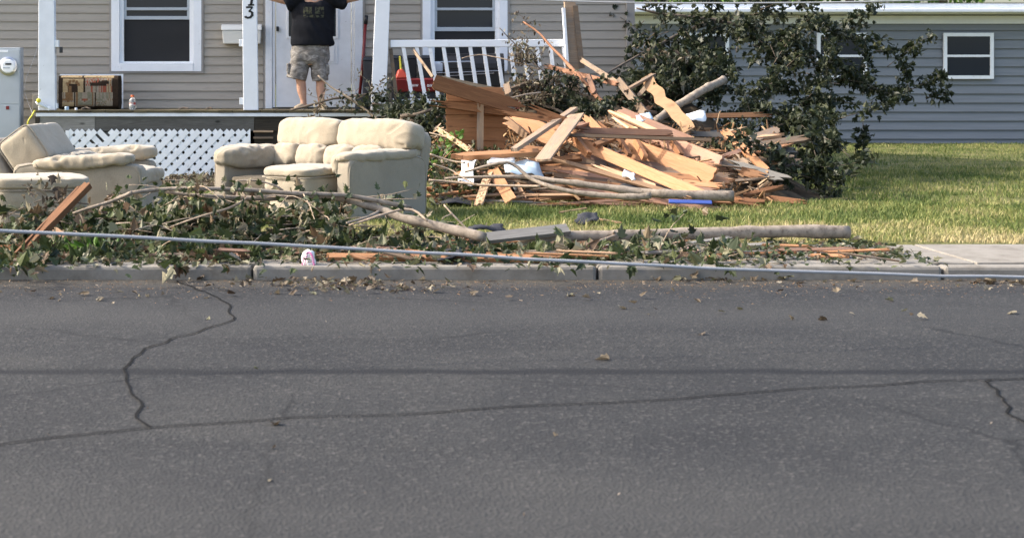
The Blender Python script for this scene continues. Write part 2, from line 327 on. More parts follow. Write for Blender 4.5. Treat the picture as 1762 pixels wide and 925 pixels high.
# ------------------------------------------------------------------ leaves / grass / twigs
LOBED = ([(0, 0, 0), (.10, .25, .03), (.30, .48, .02), (.38, .26, .04), (.64, .36, 0), (.66, .15, .03), (1, 0, -.05),
          (.10, -.25, .03), (.30, -.48, .02), (.38, -.26, .04), (.64, -.36, 0), (.66, -.15, .03)],
         [(0, 6, 5, 4, 3, 2, 1), (0, 7, 8, 9, 10, 11, 6)])
OVAL = ([(0, 0, 0), (.35, .26, .05), (.75, .18, .02), (1, 0, -.08), (.35, -.26, .05), (.75, -.18, .02)], [(0, 3, 2, 1), (0, 4, 5, 3)])
CHIP = ([(0, -.08, 0), (1, -.05, 0), (1.1, .05, 0), (0, .08, 0), (0, -.08, .06), (1, -.05, .06), (1.1, .05, .06), (0, .08, .06)], [(0, 1, 2, 3), (4, 5, 6, 7), (0, 1, 5, 4), (2, 3, 7, 6)])
def scatter(name, pts, size, mat, parent=None, shape=LOBED, flat=.0, up=None, jit=.35):
    n = len(pts); pts = np.asarray(pts, float); tv = np.array(shape[0]); k = len(tv)
    curl = rng.uniform(-.1, .55, n); tvn = np.repeat(tv[None], n, 0); tvn[:, :, 2] -= curl[:, None] * tvn[:, :, 0] ** 2; tvn[:, :, 2] += np.abs(tvn[:, :, 1]) * rng.uniform(-.2, .6, n)[:, None]
    a = rng.uniform(0, 2 * np.pi, n); tl = rng.normal(0, 1.0 * (1 - flat) + .12, n); ro = rng.normal(0, .9 * (1 - flat) + .12, n)
    ca, sa, ct, st, cr, sr = np.cos(a), np.sin(a), np.cos(tl), np.sin(tl), np.cos(ro), np.sin(ro)
    x, y, z = tvn[:, :, 0], tvn[:, :, 1], tvn[:, :, 2]
    y, z = y * cr[:, None] - z * sr[:, None], y * sr[:, None] + z * cr[:, None]
    x, z = x * ct[:, None] + z * st[:, None], -x * st[:, None] + z * ct[:, None]
    x, y = x * ca[:, None] - y * sa[:, None], x * sa[:, None] + y * ca[:, None]
    s_ = size * rng.uniform(1 - jit, 1 + jit, n)
    vs = np.stack([x, y, z], 2) * s_[:, None, None] + pts[:, None, :]
    fs = [tuple(i * k + q for q in f) for i in range(n) for f in shape[1]]
    o = mesh(name, vs.reshape(-1, 3).tolist(), fs, mat, parent)
    at = o.data.attributes.new('rnd', 'FLOAT', 'FACE'); at.data.foreach_set('value', np.repeat(rng.uniform(0, 1, n), len(shape[1])))
    o['kind'] = 'stuff'; return o
def wiggle(pts, n, amp, seed=0):
    pts = [V(p) for p in pts]; L = [0]
    for i in range(len(pts) - 1): L.append(L[-1] + (pts[i + 1] - pts[i]).length)
    out = []
    for i in range(n + 1):
        t = L[-1] * i / n; j = max(q for q in range(len(L)) if L[q] <= t + 1e-9); j = min(j, len(pts) - 2)
        f = (t - L[j]) / max(1e-6, L[j + 1] - L[j])
        p0, p1, p2, p3 = pts[max(j - 1, 0)], pts[j], pts[j + 1], pts[min(j + 2, len(pts) - 1)]
        q = .5 * ((2 * p1) + (p2 - p0) * f + (2 * p0 - 5 * p1 + 4 * p2 - p3) * f * f + (-p0 + 3 * p1 - 3 * p2 + p3) * f ** 3)
        out.append(q + noise.noise_vector(V((i * .37 + seed, seed * 1.7, 3.1))) * amp)
    return out
def limb(name, pts, r0, r1, mat, parent=None, n=16, amp=.012, sides=9, knots=True):
    s_ = random.random() * 50; q = wiggle(pts, n, amp, s_)
    rr = [(r0 + (r1 - r0) * i / n) * (1 + .10 * noise.noise(V((i * .9, s_, 0))) + (.16 if knots and i % 5 == 3 else 0)) for i in range(n + 1)]
    return MB().tube(q, rr, sides).build(name, mat, parent, smooth=True), q
def twigs(parent, path, count, length, r, mat, spread=1.0, rise=.3, name='twig'):
    tips = []
    for i in range(count):
        p = path[random.randrange(len(path))]; d = V((random.uniform(-1, 1), random.uniform(-.5, .5) * spread, random.uniform(-.25, .7) * rise * 2)).normalized()
        l = length * random.uniform(.5, 1.2); mid = p + d * l * .5 + V((random.uniform(-.1, .1), 0, random.uniform(-.1, .1))) * l; e = p + d * l + V((0, 0, -.1 * l))
        _, q = limb(name, [p, mid, e], r, r * .35, mat, parent, 6, .01 * length, 5, False); tips += q[2:]
    return tips

# ================================================================== the setting
YW, YF = 25.6, 24.0            # house wall, porch front
DZ = Z(190, YF)                # deck top
tag(mesh('ground', [(-600, -200, -.16), (600, -200, -.16), (600, 900, -.16), (-600, 900, -.16)], [(0, 1, 2, 3)], MT['lawn']), kind='structure')
tag(mesh('road', [(-60, -20, -.13), (60, -20, -.13), (60, 12.9, -.10), (-60, 12.9, -.10)], [(0, 1, 2, 3)], MT['road']), kind='structure')
kb = thing('kerb', None, None, (0, 12.99, 0)); kb['kind'] = 'structure'
x = -8.0
while x < 15:
    MB().box(x + .006, x + 2.43, 12.9 + random.uniform(-.006, .006), 13.085, -.2, .0 + random.uniform(-.008, .004)).build('kerb_stone', MT['concrete'], kb, bevel=.025); x += 2.44
def rz(y): return -.13 + .03 * (y + 20) / 32.9
def ribbon(pts, w_):
    q = wiggle([V((a, b, 0)) for a, b in pts], 60, .05, pts[0][0] + 9); vs = []; fs = []
    for k, p in enumerate(q):
        d = (q[min(k + 1, 60)] - q[max(k - 1, 0)]).normalized(); nn = V((-d.y, d.x, 0)) * w_ * (1 + .5 * noise.noise(V((k * .5, 3, 0)))); z = rz(p.y) + .006
        vs += [(p.x - nn.x, p.y - nn.y, z), (p.x + nn.x, p.y + nn.y, z)]
        if k: fs.append((2 * k - 2, 2 * k - 1, 2 * k + 1, 2 * k))
    tag(mesh('tar_seal', vs, fs, tarm), kind='structure')
tarm = plain('tar', (.011, .011, .011), .95, .08, .3, 30, .2)
ribbon([(-2.6, 6.2), (-.8, 7.4), (.9, 7.9), (3.0, 8.6), (5.2, 8.7)], .007); ribbon([(-.8, 7.4), (-1.1, 9.2), (-.7, 11.0), (-1.2, 12.8)], .006); ribbon([(3.0, 8.6), (2.7, 6.8), (3.1, 5.0)], .006)
# lawn : gentle undulating slab
nx_, ny_ = 90, 60; vs = []; fs = []
for j in range(ny_ + 1):
    for i in range(nx_ + 1):
        x = -14 + 34 * i / nx_; y = 14.55 + 33 * (j / ny_) ** 1.6
        vs.append((x, y, .0 + (.03 * noise.noise(V((x * .6, y * .6, 0))) if j else -.02)))
for j in range(ny_):
    for i in range(nx_):
        a = j * (nx_ + 1) + i; fs.append((a, a + 1, a + nx_ + 2, a + nx_ + 1))
tag(mesh('lawn', vs, fs, MT['lawn'], smooth=True), kind='structure')
sw = thing('sidewalk', None, None, (0, 13.8, 0)); sw['kind'] = 'structure'
x = -9.0
while x < 14:
    MB().box(x, x + 1.485, 13.09, 14.54, -.15, .004 + random.uniform(-.004, .006)).build('slab', MT['concrete'], sw, bevel=.008); x += 1.5

def grass(name, regions, h, mat):
    pts = np.concatenate([np.stack([rng.uniform(a, b, n), rng.uniform(c, d, n)], 1) for a, b, c, d, n in regions]); pts = np.array([p for p in pts if noise.noise(V((p[0] * 1.3, p[1] * 1.3, 3))) > -.42 + random.uniform(-.15, .1)]); n = len(pts)
    clump = np.array([noise.noise(V((p[0] * 2.1, p[1] * 2.1, 5))) for p in pts]); patch = np.array([noise.noise(V((p[0] * .9, p[1] * .9, 9))) for p in pts])
    hh = h * (1 + .7 * clump) * rng.uniform(.4, 1.3, n); a = rng.uniform(0, np.pi, n); wd = rng.uniform(.003, .006, n)
    lean = rng.normal(0, .45, (n, 2)) * hh[:, None]; z0 = np.array([.03 * noise.noise(V((p[0] * .6, p[1] * .6, 0))) for p in pts]) - .006
    dx = np.cos(a) * wd; dy = np.sin(a) * wd
    vs = np.zeros((n, 5, 3)); 
    vs[:, 0] = np.stack([pts[:, 0] - dx, pts[:, 1] - dy, z0], 1); vs[:, 1] = np.stack([pts[:, 0] + dx, pts[:, 1] + dy, z0], 1)
    mx, my = pts[:, 0] + lean[:, 0] * .35, pts[:, 1] + lean[:, 1] * .35
    vs[:, 2] = np.stack([mx + dx * .8, my + dy * .8, z0 + hh * .6], 1); vs[:, 3] = np.stack([mx - dx * .8, my - dy * .8, z0 + hh * .6], 1)
    vs[:, 4] = np.stack([pts[:, 0] + lean[:, 0], pts[:, 1] + lean[:, 1], z0 + hh], 1)
    me = bpy.data.meshes.new(name); me.vertices.add(n * 5); me.vertices.foreach_set('co', vs.reshape(-1))
    ids = np.arange(n)[:, None] * 5; loops = np.concatenate([ids + np.array([[0, 1, 2, 3]]), ids + np.array([[3, 2, 4]])], 1).reshape(-1)
    me.loops.add(len(loops)); me.loops.foreach_set('vertex_index', loops.astype(np.int32)); me.polygons.add(n * 2)
    st = np.stack([np.arange(n) * 7, np.arange(n) * 7 + 4], 1).reshape(-1); me.polygons.foreach_set('loop_start', st.astype(np.int32)); me.polygons.foreach_set('loop_total', np.tile([4, 3], n).astype(np.int32))
    me.update(calc_edges=True); me.validate(); me.materials.append(mat)
    r = np.clip(rng.uniform(.1, .6, n) + patch * .6 + rng.normal(0, .12, n) + np.clip((16.6 - pts[:, 1]) * .3, 0, .45), 0, 1)
    at = me.attributes.new('rnd', 'FLOAT', 'FACE'); at.data.foreach_set('value', np.repeat(r, 2))
    o = put(bpy.data.objects.new(name, me)); tag(o, 'short green and straw coloured lawn grass', 'grass', kind='stuff'); return o
grass('grass', [(-3.8, 9.5, 14.6, 19.4, 100000), (-3.8, .8, 19.4, 24, 16000), (5.5, 12, 19.4, 27, 30000), (7, 18, 27, 38, 26000)], .055, MT['grass'])

# ================================================================== the house
house = thing('house', 'taupe vinyl sided house with two white framed windows behind the porch', 'house', (X(400, YW), YW, 0))
XL, XR = -6.6, X(1090, YW)
WTOP = 3.45
def wallbox(a, b, z0, z1): box('wall', MT['darkgap'], house, a, b, YW + .02, YW + .16, z0, z1)
W1 = (X(192, YW), X(347, YW), Z(123, YW)); W2 = (X(727, YW), X(873, YW), Z(123, YW)); DR = (X(457, YW), X(624, YW), DZ)
WHEAD = Z(123, YW) + 1.55; DHEAD = DZ + 2.12
wallbox(XL, W1[0], -.1, WTOP); wallbox(W1[0], W1[1], -.1, W1[2]); wallbox(W1[0], W1[1], WHEAD, WTOP); wallbox(W1[1], DR[0], -.1, WTOP)
wallbox(DR[0], DR[1], DHEAD, WTOP); wallbox(DR[0], DR[1], -.1, DZ - .02); wallbox(DR[1], W2[0], -.1, WTOP); wallbox(W2[0], W2[1], -.1, W2[2]); wallbox(W2[0], W2[1], WHEAD, WTOP); wallbox(W2[1], XR, -.1, WTOP)
# siding boards, course by course, between the openings
CO = 14.87 * YW / FPX; z = Z(7.6, YW) + CO * 9
def siding(a, b, zb, h, split=None):
    jy = random.uniform(-.003, .003); jz = random.uniform(-.0025, .0025); m_ = MB(); m_.hexa([(a, YW - .022 + jy, zb + jz), (b, YW - .022 - jy, zb - jz), (b, YW + .015, zb), (a, YW + .015, zb), (a, YW - .004, zb + h + .012), (b, YW - .004, zb + h + .012), (b, YW + .015, zb + h + .012), (a, YW + .015, zb + h + .012)])
    m_.build('siding_board', MT['siding'], house)
kk = 0
zz = z
while zz > .05:
    zt = zz + CO
    segs = []
    cuts = [XL]
    if zt > W1[2] - .02 and zz < WHEAD: cuts += [W1[0] - .03, W1[1] + .03]
    if zz < DHEAD and zt > DZ - .05: cuts += [DR[0] - .035, DR[1] + .035]
    if zt > W2[2] - .02 and zz < WHEAD: cuts += [W2[0] - .03, W2[1] + .03]
    cuts.append(XR)
    for i in range(0, len(cuts), 2):
        a, b = cuts[i], cuts[i + 1]
        if i == 0 and b - a > 1.5:
            jx = X(42, YW) - .45 * ((kk % 3) - (kk % 3 == 0)); siding(a, jx - .001, zz, CO); siding(jx + .001, b, zz, CO)
        else: siding(a, b, zz, CO)
    zz -= CO; kk += 1
box('corner_board', MT['cornerboard'], house, X(1077, YW), XR + .012, YW - .05, YW + .1, .0, WTOP, .006)
box('gable_wall', MT['siding'], house, XR - .12, XR - .005, YW + .17, YW + 8, 0, WTOP)
box('gable_wall', MT['siding'], house, XL, XL + .1, YW + .17, YW + 8, 0, WTOP)
MB().hexa([(XL - .3, YW - .35, WTOP), (XR + .3, YW - .35, WTOP), (XR + .3, YW + 8.4, WTOP), (XL - .3, YW + 8.4, WTOP), (XL - .3, YW + 3.9, WTOP + 1.9), (XR + .3, YW + 3.9, WTOP + 1.9), (XR + .3, YW + 4.1, WTOP + 1.9), (XL - .3, YW + 4.1, WTOP + 1.9)]).build('roof', MT['roofing'], house)
# windows
def window(wx, a, b, zb, upper_rows, screen_from):
    t = .0
    wn = MB(); fr = .115
    Yo = YW - .03
    win = box('window', MT['white'], house, a, a + fr, Yo - .012, YW + .1, zb, WHEAD, .004)
    box('window_trim', MT['white'], win, b - fr, b, Yo - .012, YW + .1, zb, WHEAD, .004)
    box('window_trim', MT['white'], win, a + fr + .001, b - fr - .001, Yo - .014, YW + .1, WHEAD - fr, WHEAD, .004)
    box('sill', MT['white'], win, a + fr + .001, b - fr - .001, Yo - .020, YW + .1, zb, zb + .115, .004)
    box('channel', MT['cornerboard'], win, a - .028, a - .001, YW - .035, YW + .05, zb - .028, WHEAD)
    box('channel', MT['cornerboard'], win, b + .001, b + .028, YW - .035, YW + .05, zb - .028, WHEAD)
    box('channel', MT['cornerboard'], win, a, b, YW - .034, YW + .05, zb - .028, zb - .001)
    ia, ib, iz = a + fr, b - fr, zb + .117
    # inner frame
    box('jamb', MT['cleanwhite'], win, ia + .001, ia + .055, YW + .0, YW + .09, iz, WHEAD - fr - .001); box('jamb', MT['cleanwhite'], win, ib - .055, ib - .001, YW + .0, YW + .09, iz, WHEAD - fr - .001)
    ia += .056; ib -= .056
    box('jamb', MT['cleanwhite'], win, ia, ib, YW + .002, YW + .09, iz, iz + .022)
    for (r0, r1) in upper_rows:
        box('sash_rail', MT['greymetal'], win, ia, ib, YW + .018, YW + .05, Z(r1, YW), Z(r0, YW), .003)
    box('sash_rail', MT['greymetal'], win, ia, ia + .035, YW + .022, YW + .05, Z(screen_from, YW), WHEAD - fr - .002); box('sash_rail', MT['greymetal'], win, ib - .035, ib, YW + .022, YW + .05, Z(screen_from, YW), WHEAD - fr - .002)
    box('pane', MT['glass'], win, ia + .002, ib - .002, YW + .045, YW + .052, Z(screen_from, YW), WHEAD - fr - .003)
    box('screen', MT['screen'], win, ia + .002, ib - .002, YW + .04, YW + .046, iz + .023, Z(screen_from, YW) - .002)
    return win
window('a', W1[0], W1[1], W1[2], [(13, 18), (28, 34)], 31)
window('b', W2[0], W2[1], W2[2], [(13.5, 18), (47, 54)], 51)
# door
dr = box('door', MT['dirtywhite'], house, X(475, YW), X(604, YW), YW - .015, YW + .03, DZ + .02, DHEAD - .09, .004)
box('casing', MT['dirtywhite'], dr, DR[0], X(468.5, YW), YW - .04, YW + .1, DZ, DHEAD - .10, .004); box('casing', MT['dirtywhite'], dr, X(469, YW), X(473.5, YW), YW - .028, YW + .1, DZ + .005, DHEAD - .09, .003)
box('casing', MT['dirtywhite'], dr, X(609.5, YW), DR[1], YW - .04, YW + .1, DZ, DHEAD - .10, .004); box('casing', MT['dirtywhite'], dr, X(605, YW), X(609, YW), YW - .026, YW + .1, DZ + .005, DHEAD - .09, .003)
box('casing', MT['dirtywhite'], dr, DR[0], DR[1], YW - .042, YW + .1, DHEAD - .088, DHEAD + .03, .004)
box('channel', MT['cornerboard'], dr, DR[0] - .03, DR[0] - .001, YW - .035, YW + .02, DZ, DHEAD + .03); box('channel', MT['cornerboard'], dr, DR[1] + .001, DR[1] + .03, YW - .035, YW + .02, DZ, DHEAD + .03)
box('door_pane', MT['glass'], dr, X(497, YW), X(578, YW), YW - .019, YW - .012, Z(63, YW), DHEAD - .25)
for a, b, c, d in ((493, 497, -80, 66), (578, 582, -80, 66), (497, 578, 63, 67)): box('glazing_bead', MT['cleanwhite'], dr, X(a, YW) + .001, X(b, YW) - .001, YW - .027, YW - .0155, Z(d, YW), Z(c, YW), .003)
for a, b in ((497, 535), (543, 581)):
    pn = box('door_panel', MT['dirtywhite'], dr, X(a, YW), X(b, YW), YW - .021, YW - .0152, Z(110, YW), Z(76, YW), .005)
    box('door_panel', MT['white'], dr, X(a + 6, YW), X(b - 6, YW), YW - .027, YW - .0212, Z(106, YW), Z(80, YW), .005)
box('threshold', MT['charcoal'], dr, DR[0] + .1, DR[1] - .1, YW - .05, YW + .05, DZ - .018, DZ + .018)
lk = box('door_latch', MT['black'], dr, X(475.5, YW), X(480, YW), YW - .05, YW - .016, Z(54, YW), Z(46, YW), .004)
for q in range(7): MB().lathe([(.006, 0), (.004, .006)], 8).build('hinge_screw', MT['charcoal'], dr, Matrix.Translation((X(605 + random.uniform(-1, 1), YW), YW - .027, Z(18 + q * 23, YW))) @ Matrix.Rotation(math.pi / 2, 4, 'X'))

# ------------------------------------------------------------------ the porch
porch = thing('porch', 'weathered wooden porch deck with white posts along the house front', 'porch', (X(520, YF), YF, 0))
x = X(60, YF); xe = X(1010, YF); bw = 24.3 * YF / FPX
while x < xe:
    MB().box(x + .003, x + bw - .003, YF - .02 + random.uniform(-.006, .004), YW - .05, DZ - .032, DZ + random.uniform(-.002, .002)).build('deck_board', MT['deckwood'], porch, bevel=.003); x += bw
box('fascia', MT['dirtywhite'], porch, X(62, YF), xe, YF - .012, YF + .03, Z(200.5, YF), Z(195, YF) + .004, .003)
zb0, zb1 = Z(225.5, YF), Z(201, YF)
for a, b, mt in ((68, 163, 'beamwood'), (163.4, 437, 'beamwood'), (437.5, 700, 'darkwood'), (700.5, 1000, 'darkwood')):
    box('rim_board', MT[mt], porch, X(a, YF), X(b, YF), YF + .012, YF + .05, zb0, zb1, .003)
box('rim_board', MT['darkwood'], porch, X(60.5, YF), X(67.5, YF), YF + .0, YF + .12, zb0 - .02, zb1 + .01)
for i in range(4):     # skirt boards right of the lattice, their shade put into the dark wood colour
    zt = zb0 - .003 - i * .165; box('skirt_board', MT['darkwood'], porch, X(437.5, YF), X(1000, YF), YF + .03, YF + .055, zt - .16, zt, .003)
for r in (226, 237): box('slat', MT['tan'], porch, X(436, YF), X(470, YF), YF - .01, YF + .012, Z(r + 1.6, YF), Z(r - 1.6, YF))
for i in range(5):     # concrete block footing at the left corner
    for j in range(4):
        a = X(66, YF) + i * .41 - (.2 if j % 2 else 0); zt = zb0 - .01 - j * .2
        box('block', MT['block'], porch, max(a, X(66, YF)), a + .40, YF + .05, YF + .24, zt - .19, zt, .008)
box('crawl_back', MT['darkgap'], porch, X(66, YF), X(1000, YF), YF + .5, YF + .53, -.1, zb0 + .1)  # near-black sheet added to stand in for the shade of the crawl space
def post(a0, a1, b0, b1, name='post', mt='dirtywhite', top=2.95):      # px at row 190 and at row 0
    zt = top; k = (zt - DZ) / (Z(0, YF) - DZ); A0 = X(a0, YF); A1 = X(a1, YF); B0 = A0 + (X(b0, YF) - A0) * k; B1 = A1 + (X(b1, YF) - A1) * k; d = .14
    return MB().hexa([(A0, YF + .03, DZ + .001), (A1, YF + .03, DZ + .001), (A1, YF + .03 + d, DZ + .001), (A0, YF + .03 + d, DZ + .001), (B0, YF + .03, zt), (B1, YF + .03, zt), (B1, YF + .03 + d, zt), (B0, YF + .03 + d, zt)]).build(name, MT[mt], porch, bevel=.006)
p1 = post(65, 94.5, 65.5, 92.5); p2 = post(418.5, 444, 416.5, 441.5, mt='white'); p3 = post(638, 664, 646, 671, mt='white')
for a, b, r0, r1, pp in ((93, 100, 69, 81, p1), (411, 418.4, 68, 80, p2), (411.5, 418.6, 168.5, 180, p2), (94.6, 98, 178, 187, p1)):
    box('rail_bracket', MT['cleanwhite'], pp, X(a, YF), X(b, YF) - .001, YF + .04, YF + .13, Z(r1, YF), Z(r0, YF), .003)
box('sensor', MT['charcoal'], p1, X(101, YF), X(106, YF), YF + .05, YF + .11, Z(91, YF), Z(81, YF), .004)
# house number on the middle post
def strokes(name, paths, ox, oz, h, wd, par):
    m_ = MB(); y0 = YF + .026
    for path in paths:
        q = path; n = len(q); L = []; R = []
        for i in range(n):
            d = V((q[min(i + 1, n - 1)][0] - q[max(i - 1, 0)][0], q[min(i + 1, n - 1)][1] - q[max(i - 1, 0)][1])).normalized(); nn = V((-d.y, d.x)); hw = wd * q[i][2] / 2; c = V((q[i][0], q[i][1]))
            L.append(c + nn * hw); R.append(c - nn * hw)
        for i in range(n - 1):
            c4 = [L[i], R[i], R[i + 1], L[i + 1]]; f = lambda p, y: V((ox + p.x * h, y, oz + p.y * h)); m_.hexa([f(p, y0 + .003) for p in c4] + [f(p, y0) for p in c4])
    return m_.build(name, MT['black'], par)
hpx = YF / FPX
strokes('digit', [[(.02, .96, 1), (.3, .99, 1), (.62, .97, 1)], [(.62, .97, .6), (.45, .78, .7), (.27, .60, .8)], [(.27, .60, .8), (.45, .60, 1), (.58, .48, 1.4), (.58, .28, 1.4), (.42, .09, 1.2), (.18, .04, 1.0), (.0, .12, 1.3), (-.02, .2, 1.3)]], X(422.5, YF), Z(31.7, YF), 19.5 * hpx, .17, p2)
strokes('digit', [[(.34, 0.02, 1.3), (.42, .5, 1.3), (.5, 1.0, 1.2)], [(.08, .03, .8), (.35, .05, .9), (.62, .04, .8)], [(.22, .82, .6), (.5, .97, .9)]], X(425, YF), Z(9.5, YF), 19.5 * hpx, .17, p2)
# broken corner post
bp = thing('broken_post', 'splintered bare wood corner post standing at the end of the railing', 'post', (X(985, YF), YF, 0))
MB().hexa([(X(976, YF), YF + .02, DZ - .1), (X(1001, YF), YF + .02, DZ - .1), (X(1001, YF), YF + .15, DZ - .1), (X(976, YF), YF + .15, DZ - .1), (X(971.5, YF), YF + .02, Z(-20, YF)), (X(989, YF), YF + .02, Z(-28, YF)), (X(989, YF), YF + .15, Z(-15, YF)), (X(971.5, YF), YF + .15, Z(-33, YF))]).build('post_core', MT['tan'], bp)
MB().bar(P(989, 10, YF + .04), P(1001, 118, YF + .04), .07, .09, (0, -1, 0)).build('split_strip', MT['tan'], bp)
MB().bar(P(969.5, 14, YF + .01), P(976, 110, YF + .01), .034, .12, (0, -1, 0)).build('trim_strip', MT['cleanwhite'], bp)
# ------------------------------------------------------------------ railing
rl = thing('railing', 'white wooden railing with leaning balusters between post and broken post', 'railing', (X(820, YF), YF, DZ))
yr = YF + .09
MB().bar(P(672, 75.5, yr), P(974, 74, yr), 12.5 * yr / FPX, .06, (0, -1, 0)).build('top_rail', MT['cleanwhite'], rl, bevel=.006)
MB().bar(P(676, 174, yr), P(760, 175, yr), 8.5 * yr / FPX, .06, (0, -1, 0)).build('bottom_rail', MT['cleanwhite'], rl, bevel=.006)
for i in range(13):
    t0 = 694 + i * 23.0; sl_ = 15.5 - i * .35; mt = 'cleanwhite'
    MB().bar(P(t0, 81, yr), P(t0 + sl_, 171, yr), 6.4 * yr / FPX, .035, (0, -1, 0)).build('baluster', MT[mt], rl, bevel=.003)
# ------------------------------------------------------------------ lattice
lat = thing('lattice_panel', 'white diagonal lattice panel covering the crawl space under the porch', 'lattice', (X(272, YF), YF - .02, 0))
lx0, lx1, lz0, lz1 = X(119, YF), X(431, YF), -.06, Z(226, YF); per = 19.8 * YF / FPX / math.sqrt(2); sw_ = per * .68; r2 = math.sqrt(.5)
def clip(poly, a, b, c):
    out = []
    for i in range(len(poly)):
        p, q = poly[i], poly[(i + 1) % len(poly)]; dp, dq = a * p[0] + b * p[1] - c, a * q[0] + b * q[1] - c
        if dp <= 0: out.append(p)
        if (dp < 0 < dq) or (dq < 0 < dp):
            t = dp / (dp - dq); out.append((p[0] + (q[0] - p[0]) * t, p[1] + (q[1] - p[1]) * t))
    return out
for s_, yy in ((1, YF - .02), (-1, YF - .012)):
    o_ = lx0 if s_ > 0 else lx0; n_ = int(((lx1 - lx0) + (lz1 - lz0)) * r2 / per) + 2
    for i in range(n_):
        # line through top edge or side, direction down at 45 degrees
        c0 = lx0 - (lz1 - lz0) + per / r2 * (i + .25) if s_ > 0 else lx0 + per / r2 * (i + .25)
        # centre line:  x = c0 + s*(z - lz0)  (s>0)   /  x = c0 - (z - lz0)
        za, zb_ = lz0 - .05, lz1
        A = (c0 + s_ * (za - lz0), za); B = (c0 + s_ * (zb_ - lz0), zb_); dx_, dz_ = s_ * r2, r2; nxx, nzz = -dz_, dx_
        hw = sw_ / 2; B2 = (B[0] + dx_ * .012, B[1] + dz_ * .012)
        poly = [(A[0] + nxx * hw, A[1] + nzz * hw), (B2[0] + nxx * hw, B2[1] + nzz * hw), (B2[0] - nxx * hw, B2[1] - nzz * hw), (A[0] - nxx * hw, A[1] - nzz * hw)]
        for cl in ((1, 0, lx1), (-1, 0, -lx0), (0, -1, -lz0)):
            if poly: poly = clip(poly, *cl)
        if len(poly) < 3: continue
        if i == 3 and s_ > 0: poly = clip(poly, 0, 1, lz1 - .16) or poly
        n = len(poly); vs = [(p[0], yy, p[1]) for p in poly] + [(p[0], yy + .007, p[1]) for p in poly]
        if len(poly) >= 3: mesh('slat', vs, [tuple(range(n)), tuple(range(2 * n - 1, n - 1, -1))] + [(k, k + n, (k + 1) % n + n, (k + 1) % n) for k in range(n)], MT['cleanwhite'], lat)
box('edge_strip', MT['cleanwhite'], lat, X(113, YF), X(119.5, YF), YF - .024, YF - .002, lz0, lz1 + .01, .002)
# ------------------------------------------------------------------ things on the house front and the porch
ym = 24.7
mb = thing('meter_box', 'tall grey electric meter cabinet with round glass meter at left edge', 'meter box', (X(10, ym), ym, 0))
box('cabinet', MT['greymetal'], mb, X(-45, ym), X(35, ym), ym, ym + .25, 0.0, Z(82, ym), .008)
box('cover', MT['greymetal'], mb, X(-42, ym), X(33, ym), ym - .006, ym - .0005, Z(179, ym), Z(86, ym), .003); box('cover', MT['greymetal'], mb, X(-42, ym), X(33, ym), ym - .006, ym - .0005, .03, Z(181, ym), .003)
RX = Matrix.Rotation(math.pi / 2, 4, 'X')
d = MB().lathe([(.125, -.02), (.125, .02), (.105, .03), (.10, .05)], 32).build('meter_ring', MT['chrome'], mb, Matrix.Translation(P(14, 114, ym - .03)) @ RX, smooth=False)
MB().lathe([(.098, .0), (.096, .006), (.08, .02)], 32).build('dial', MT['cleanwhite'], d, Matrix.Translation(P(14, 114, ym - .072)) @ RX)
box('display', MT['charcoal'], d, X(14, ym) - .02, X(14, ym) + .06, ym - .0975, ym - .092, Z(112, ym), Z(109, ym))
box('display', MT['greymetal'], d, X(14, ym) - .05, X(14, ym) + .04, ym - .0975, ym - .092, Z(118, ym), Z(116, ym))
box('sticker', MT['cleanwhite'], mb, X(-12, ym), X(14, ym), ym - .009, ym - .0065, Z(90, ym), Z(86.5, ym))
sl_t = box('red_seal_tag', MT['red'], mb, X(10.5, ym), X(16, ym), ym - .014, ym - .0065, Z(188.5, ym), Z(182.5, ym), .002)
# mailbox
mbx = thing('mailbox', 'cream wall mounted mailbox with hinged lid behind the numbered post', 'mailbox', P(416, 60, YW))
yy = YW - .17
MB().hexa([(X(385, YW), yy + .02, Z(76, YW)), (X(449, YW), yy + .02, Z(76, YW)), (X(449, YW), YW - .025, Z(76, YW)), (X(385, YW), YW - .025, Z(76, YW)), (X(383.5, YW), yy, Z(53, YW)), (X(450, YW), yy, Z(53, YW)), (X(450, YW), YW - .025, Z(53, YW)), (X(383.5, YW), YW - .025, Z(53, YW))]).build('body', MT['mailbox'], mbx, bevel=.012)
MB().hexa([(X(382, YW), yy - .012, Z(52.5, YW)), (X(451, YW), yy - .012, Z(52.5, YW)), (X(451, YW), YW - .025, Z(52.5, YW)), (X(382, YW), YW - .025, Z(52.5, YW)), (X(382, YW), yy + .03, Z(43.5, YW)), (X(451, YW), yy + .03, Z(43.5, YW)), (X(451, YW), YW - .025, Z(42, YW)), (X(382, YW), YW - .025, Z(42, YW))]).build('lid', MT['mailbox'], mbx, bevel=.006)
# thin wire on siding, beige box, yellow cord, white tag, clamp
tag(MB().tube(wiggle([P(66, 75, YW - .08), P(57, 105, YW - .08), P(45, 135, YW - .08), P(43, 158, YW - .08), P(50, 180, YW - .1), P(57, 198, YW - .3)], 24, .006), .005, 6).build('wire', MT['cable'], smooth=True), 'thin pale wire hanging down the siding beside the leftmost post', 'wire')
jb = thing('outlet_box', 'beige outlet box on the siding low behind the leftmost post', 'outlet', P(61, 172, YW)); box('body', MT['beigebox'], jb, X(57, YW), X(70, YW), YW - .08, YW - .024, Z(190, YW), Z(160, YW), .006); box('cover', MT['beigebox'], jb, X(58.5, YW), X(69, YW), YW - .095, YW - .081, Z(187, YW), Z(163, YW), .005)
tag(MB().tube(wiggle([P(60, 190, 23.9), P(52, 203, 23.85), P(47, 217, 23.85), P(50, 232, 23.9), P(46, 245, 23.9), P(52, 262, 23.9), P(50, 290, 23.9)], 30, .012), .011, 7).build('yellow_cord', MT['yellow'], smooth=True), 'yellow green cord looping down from the left porch corner', 'cord')
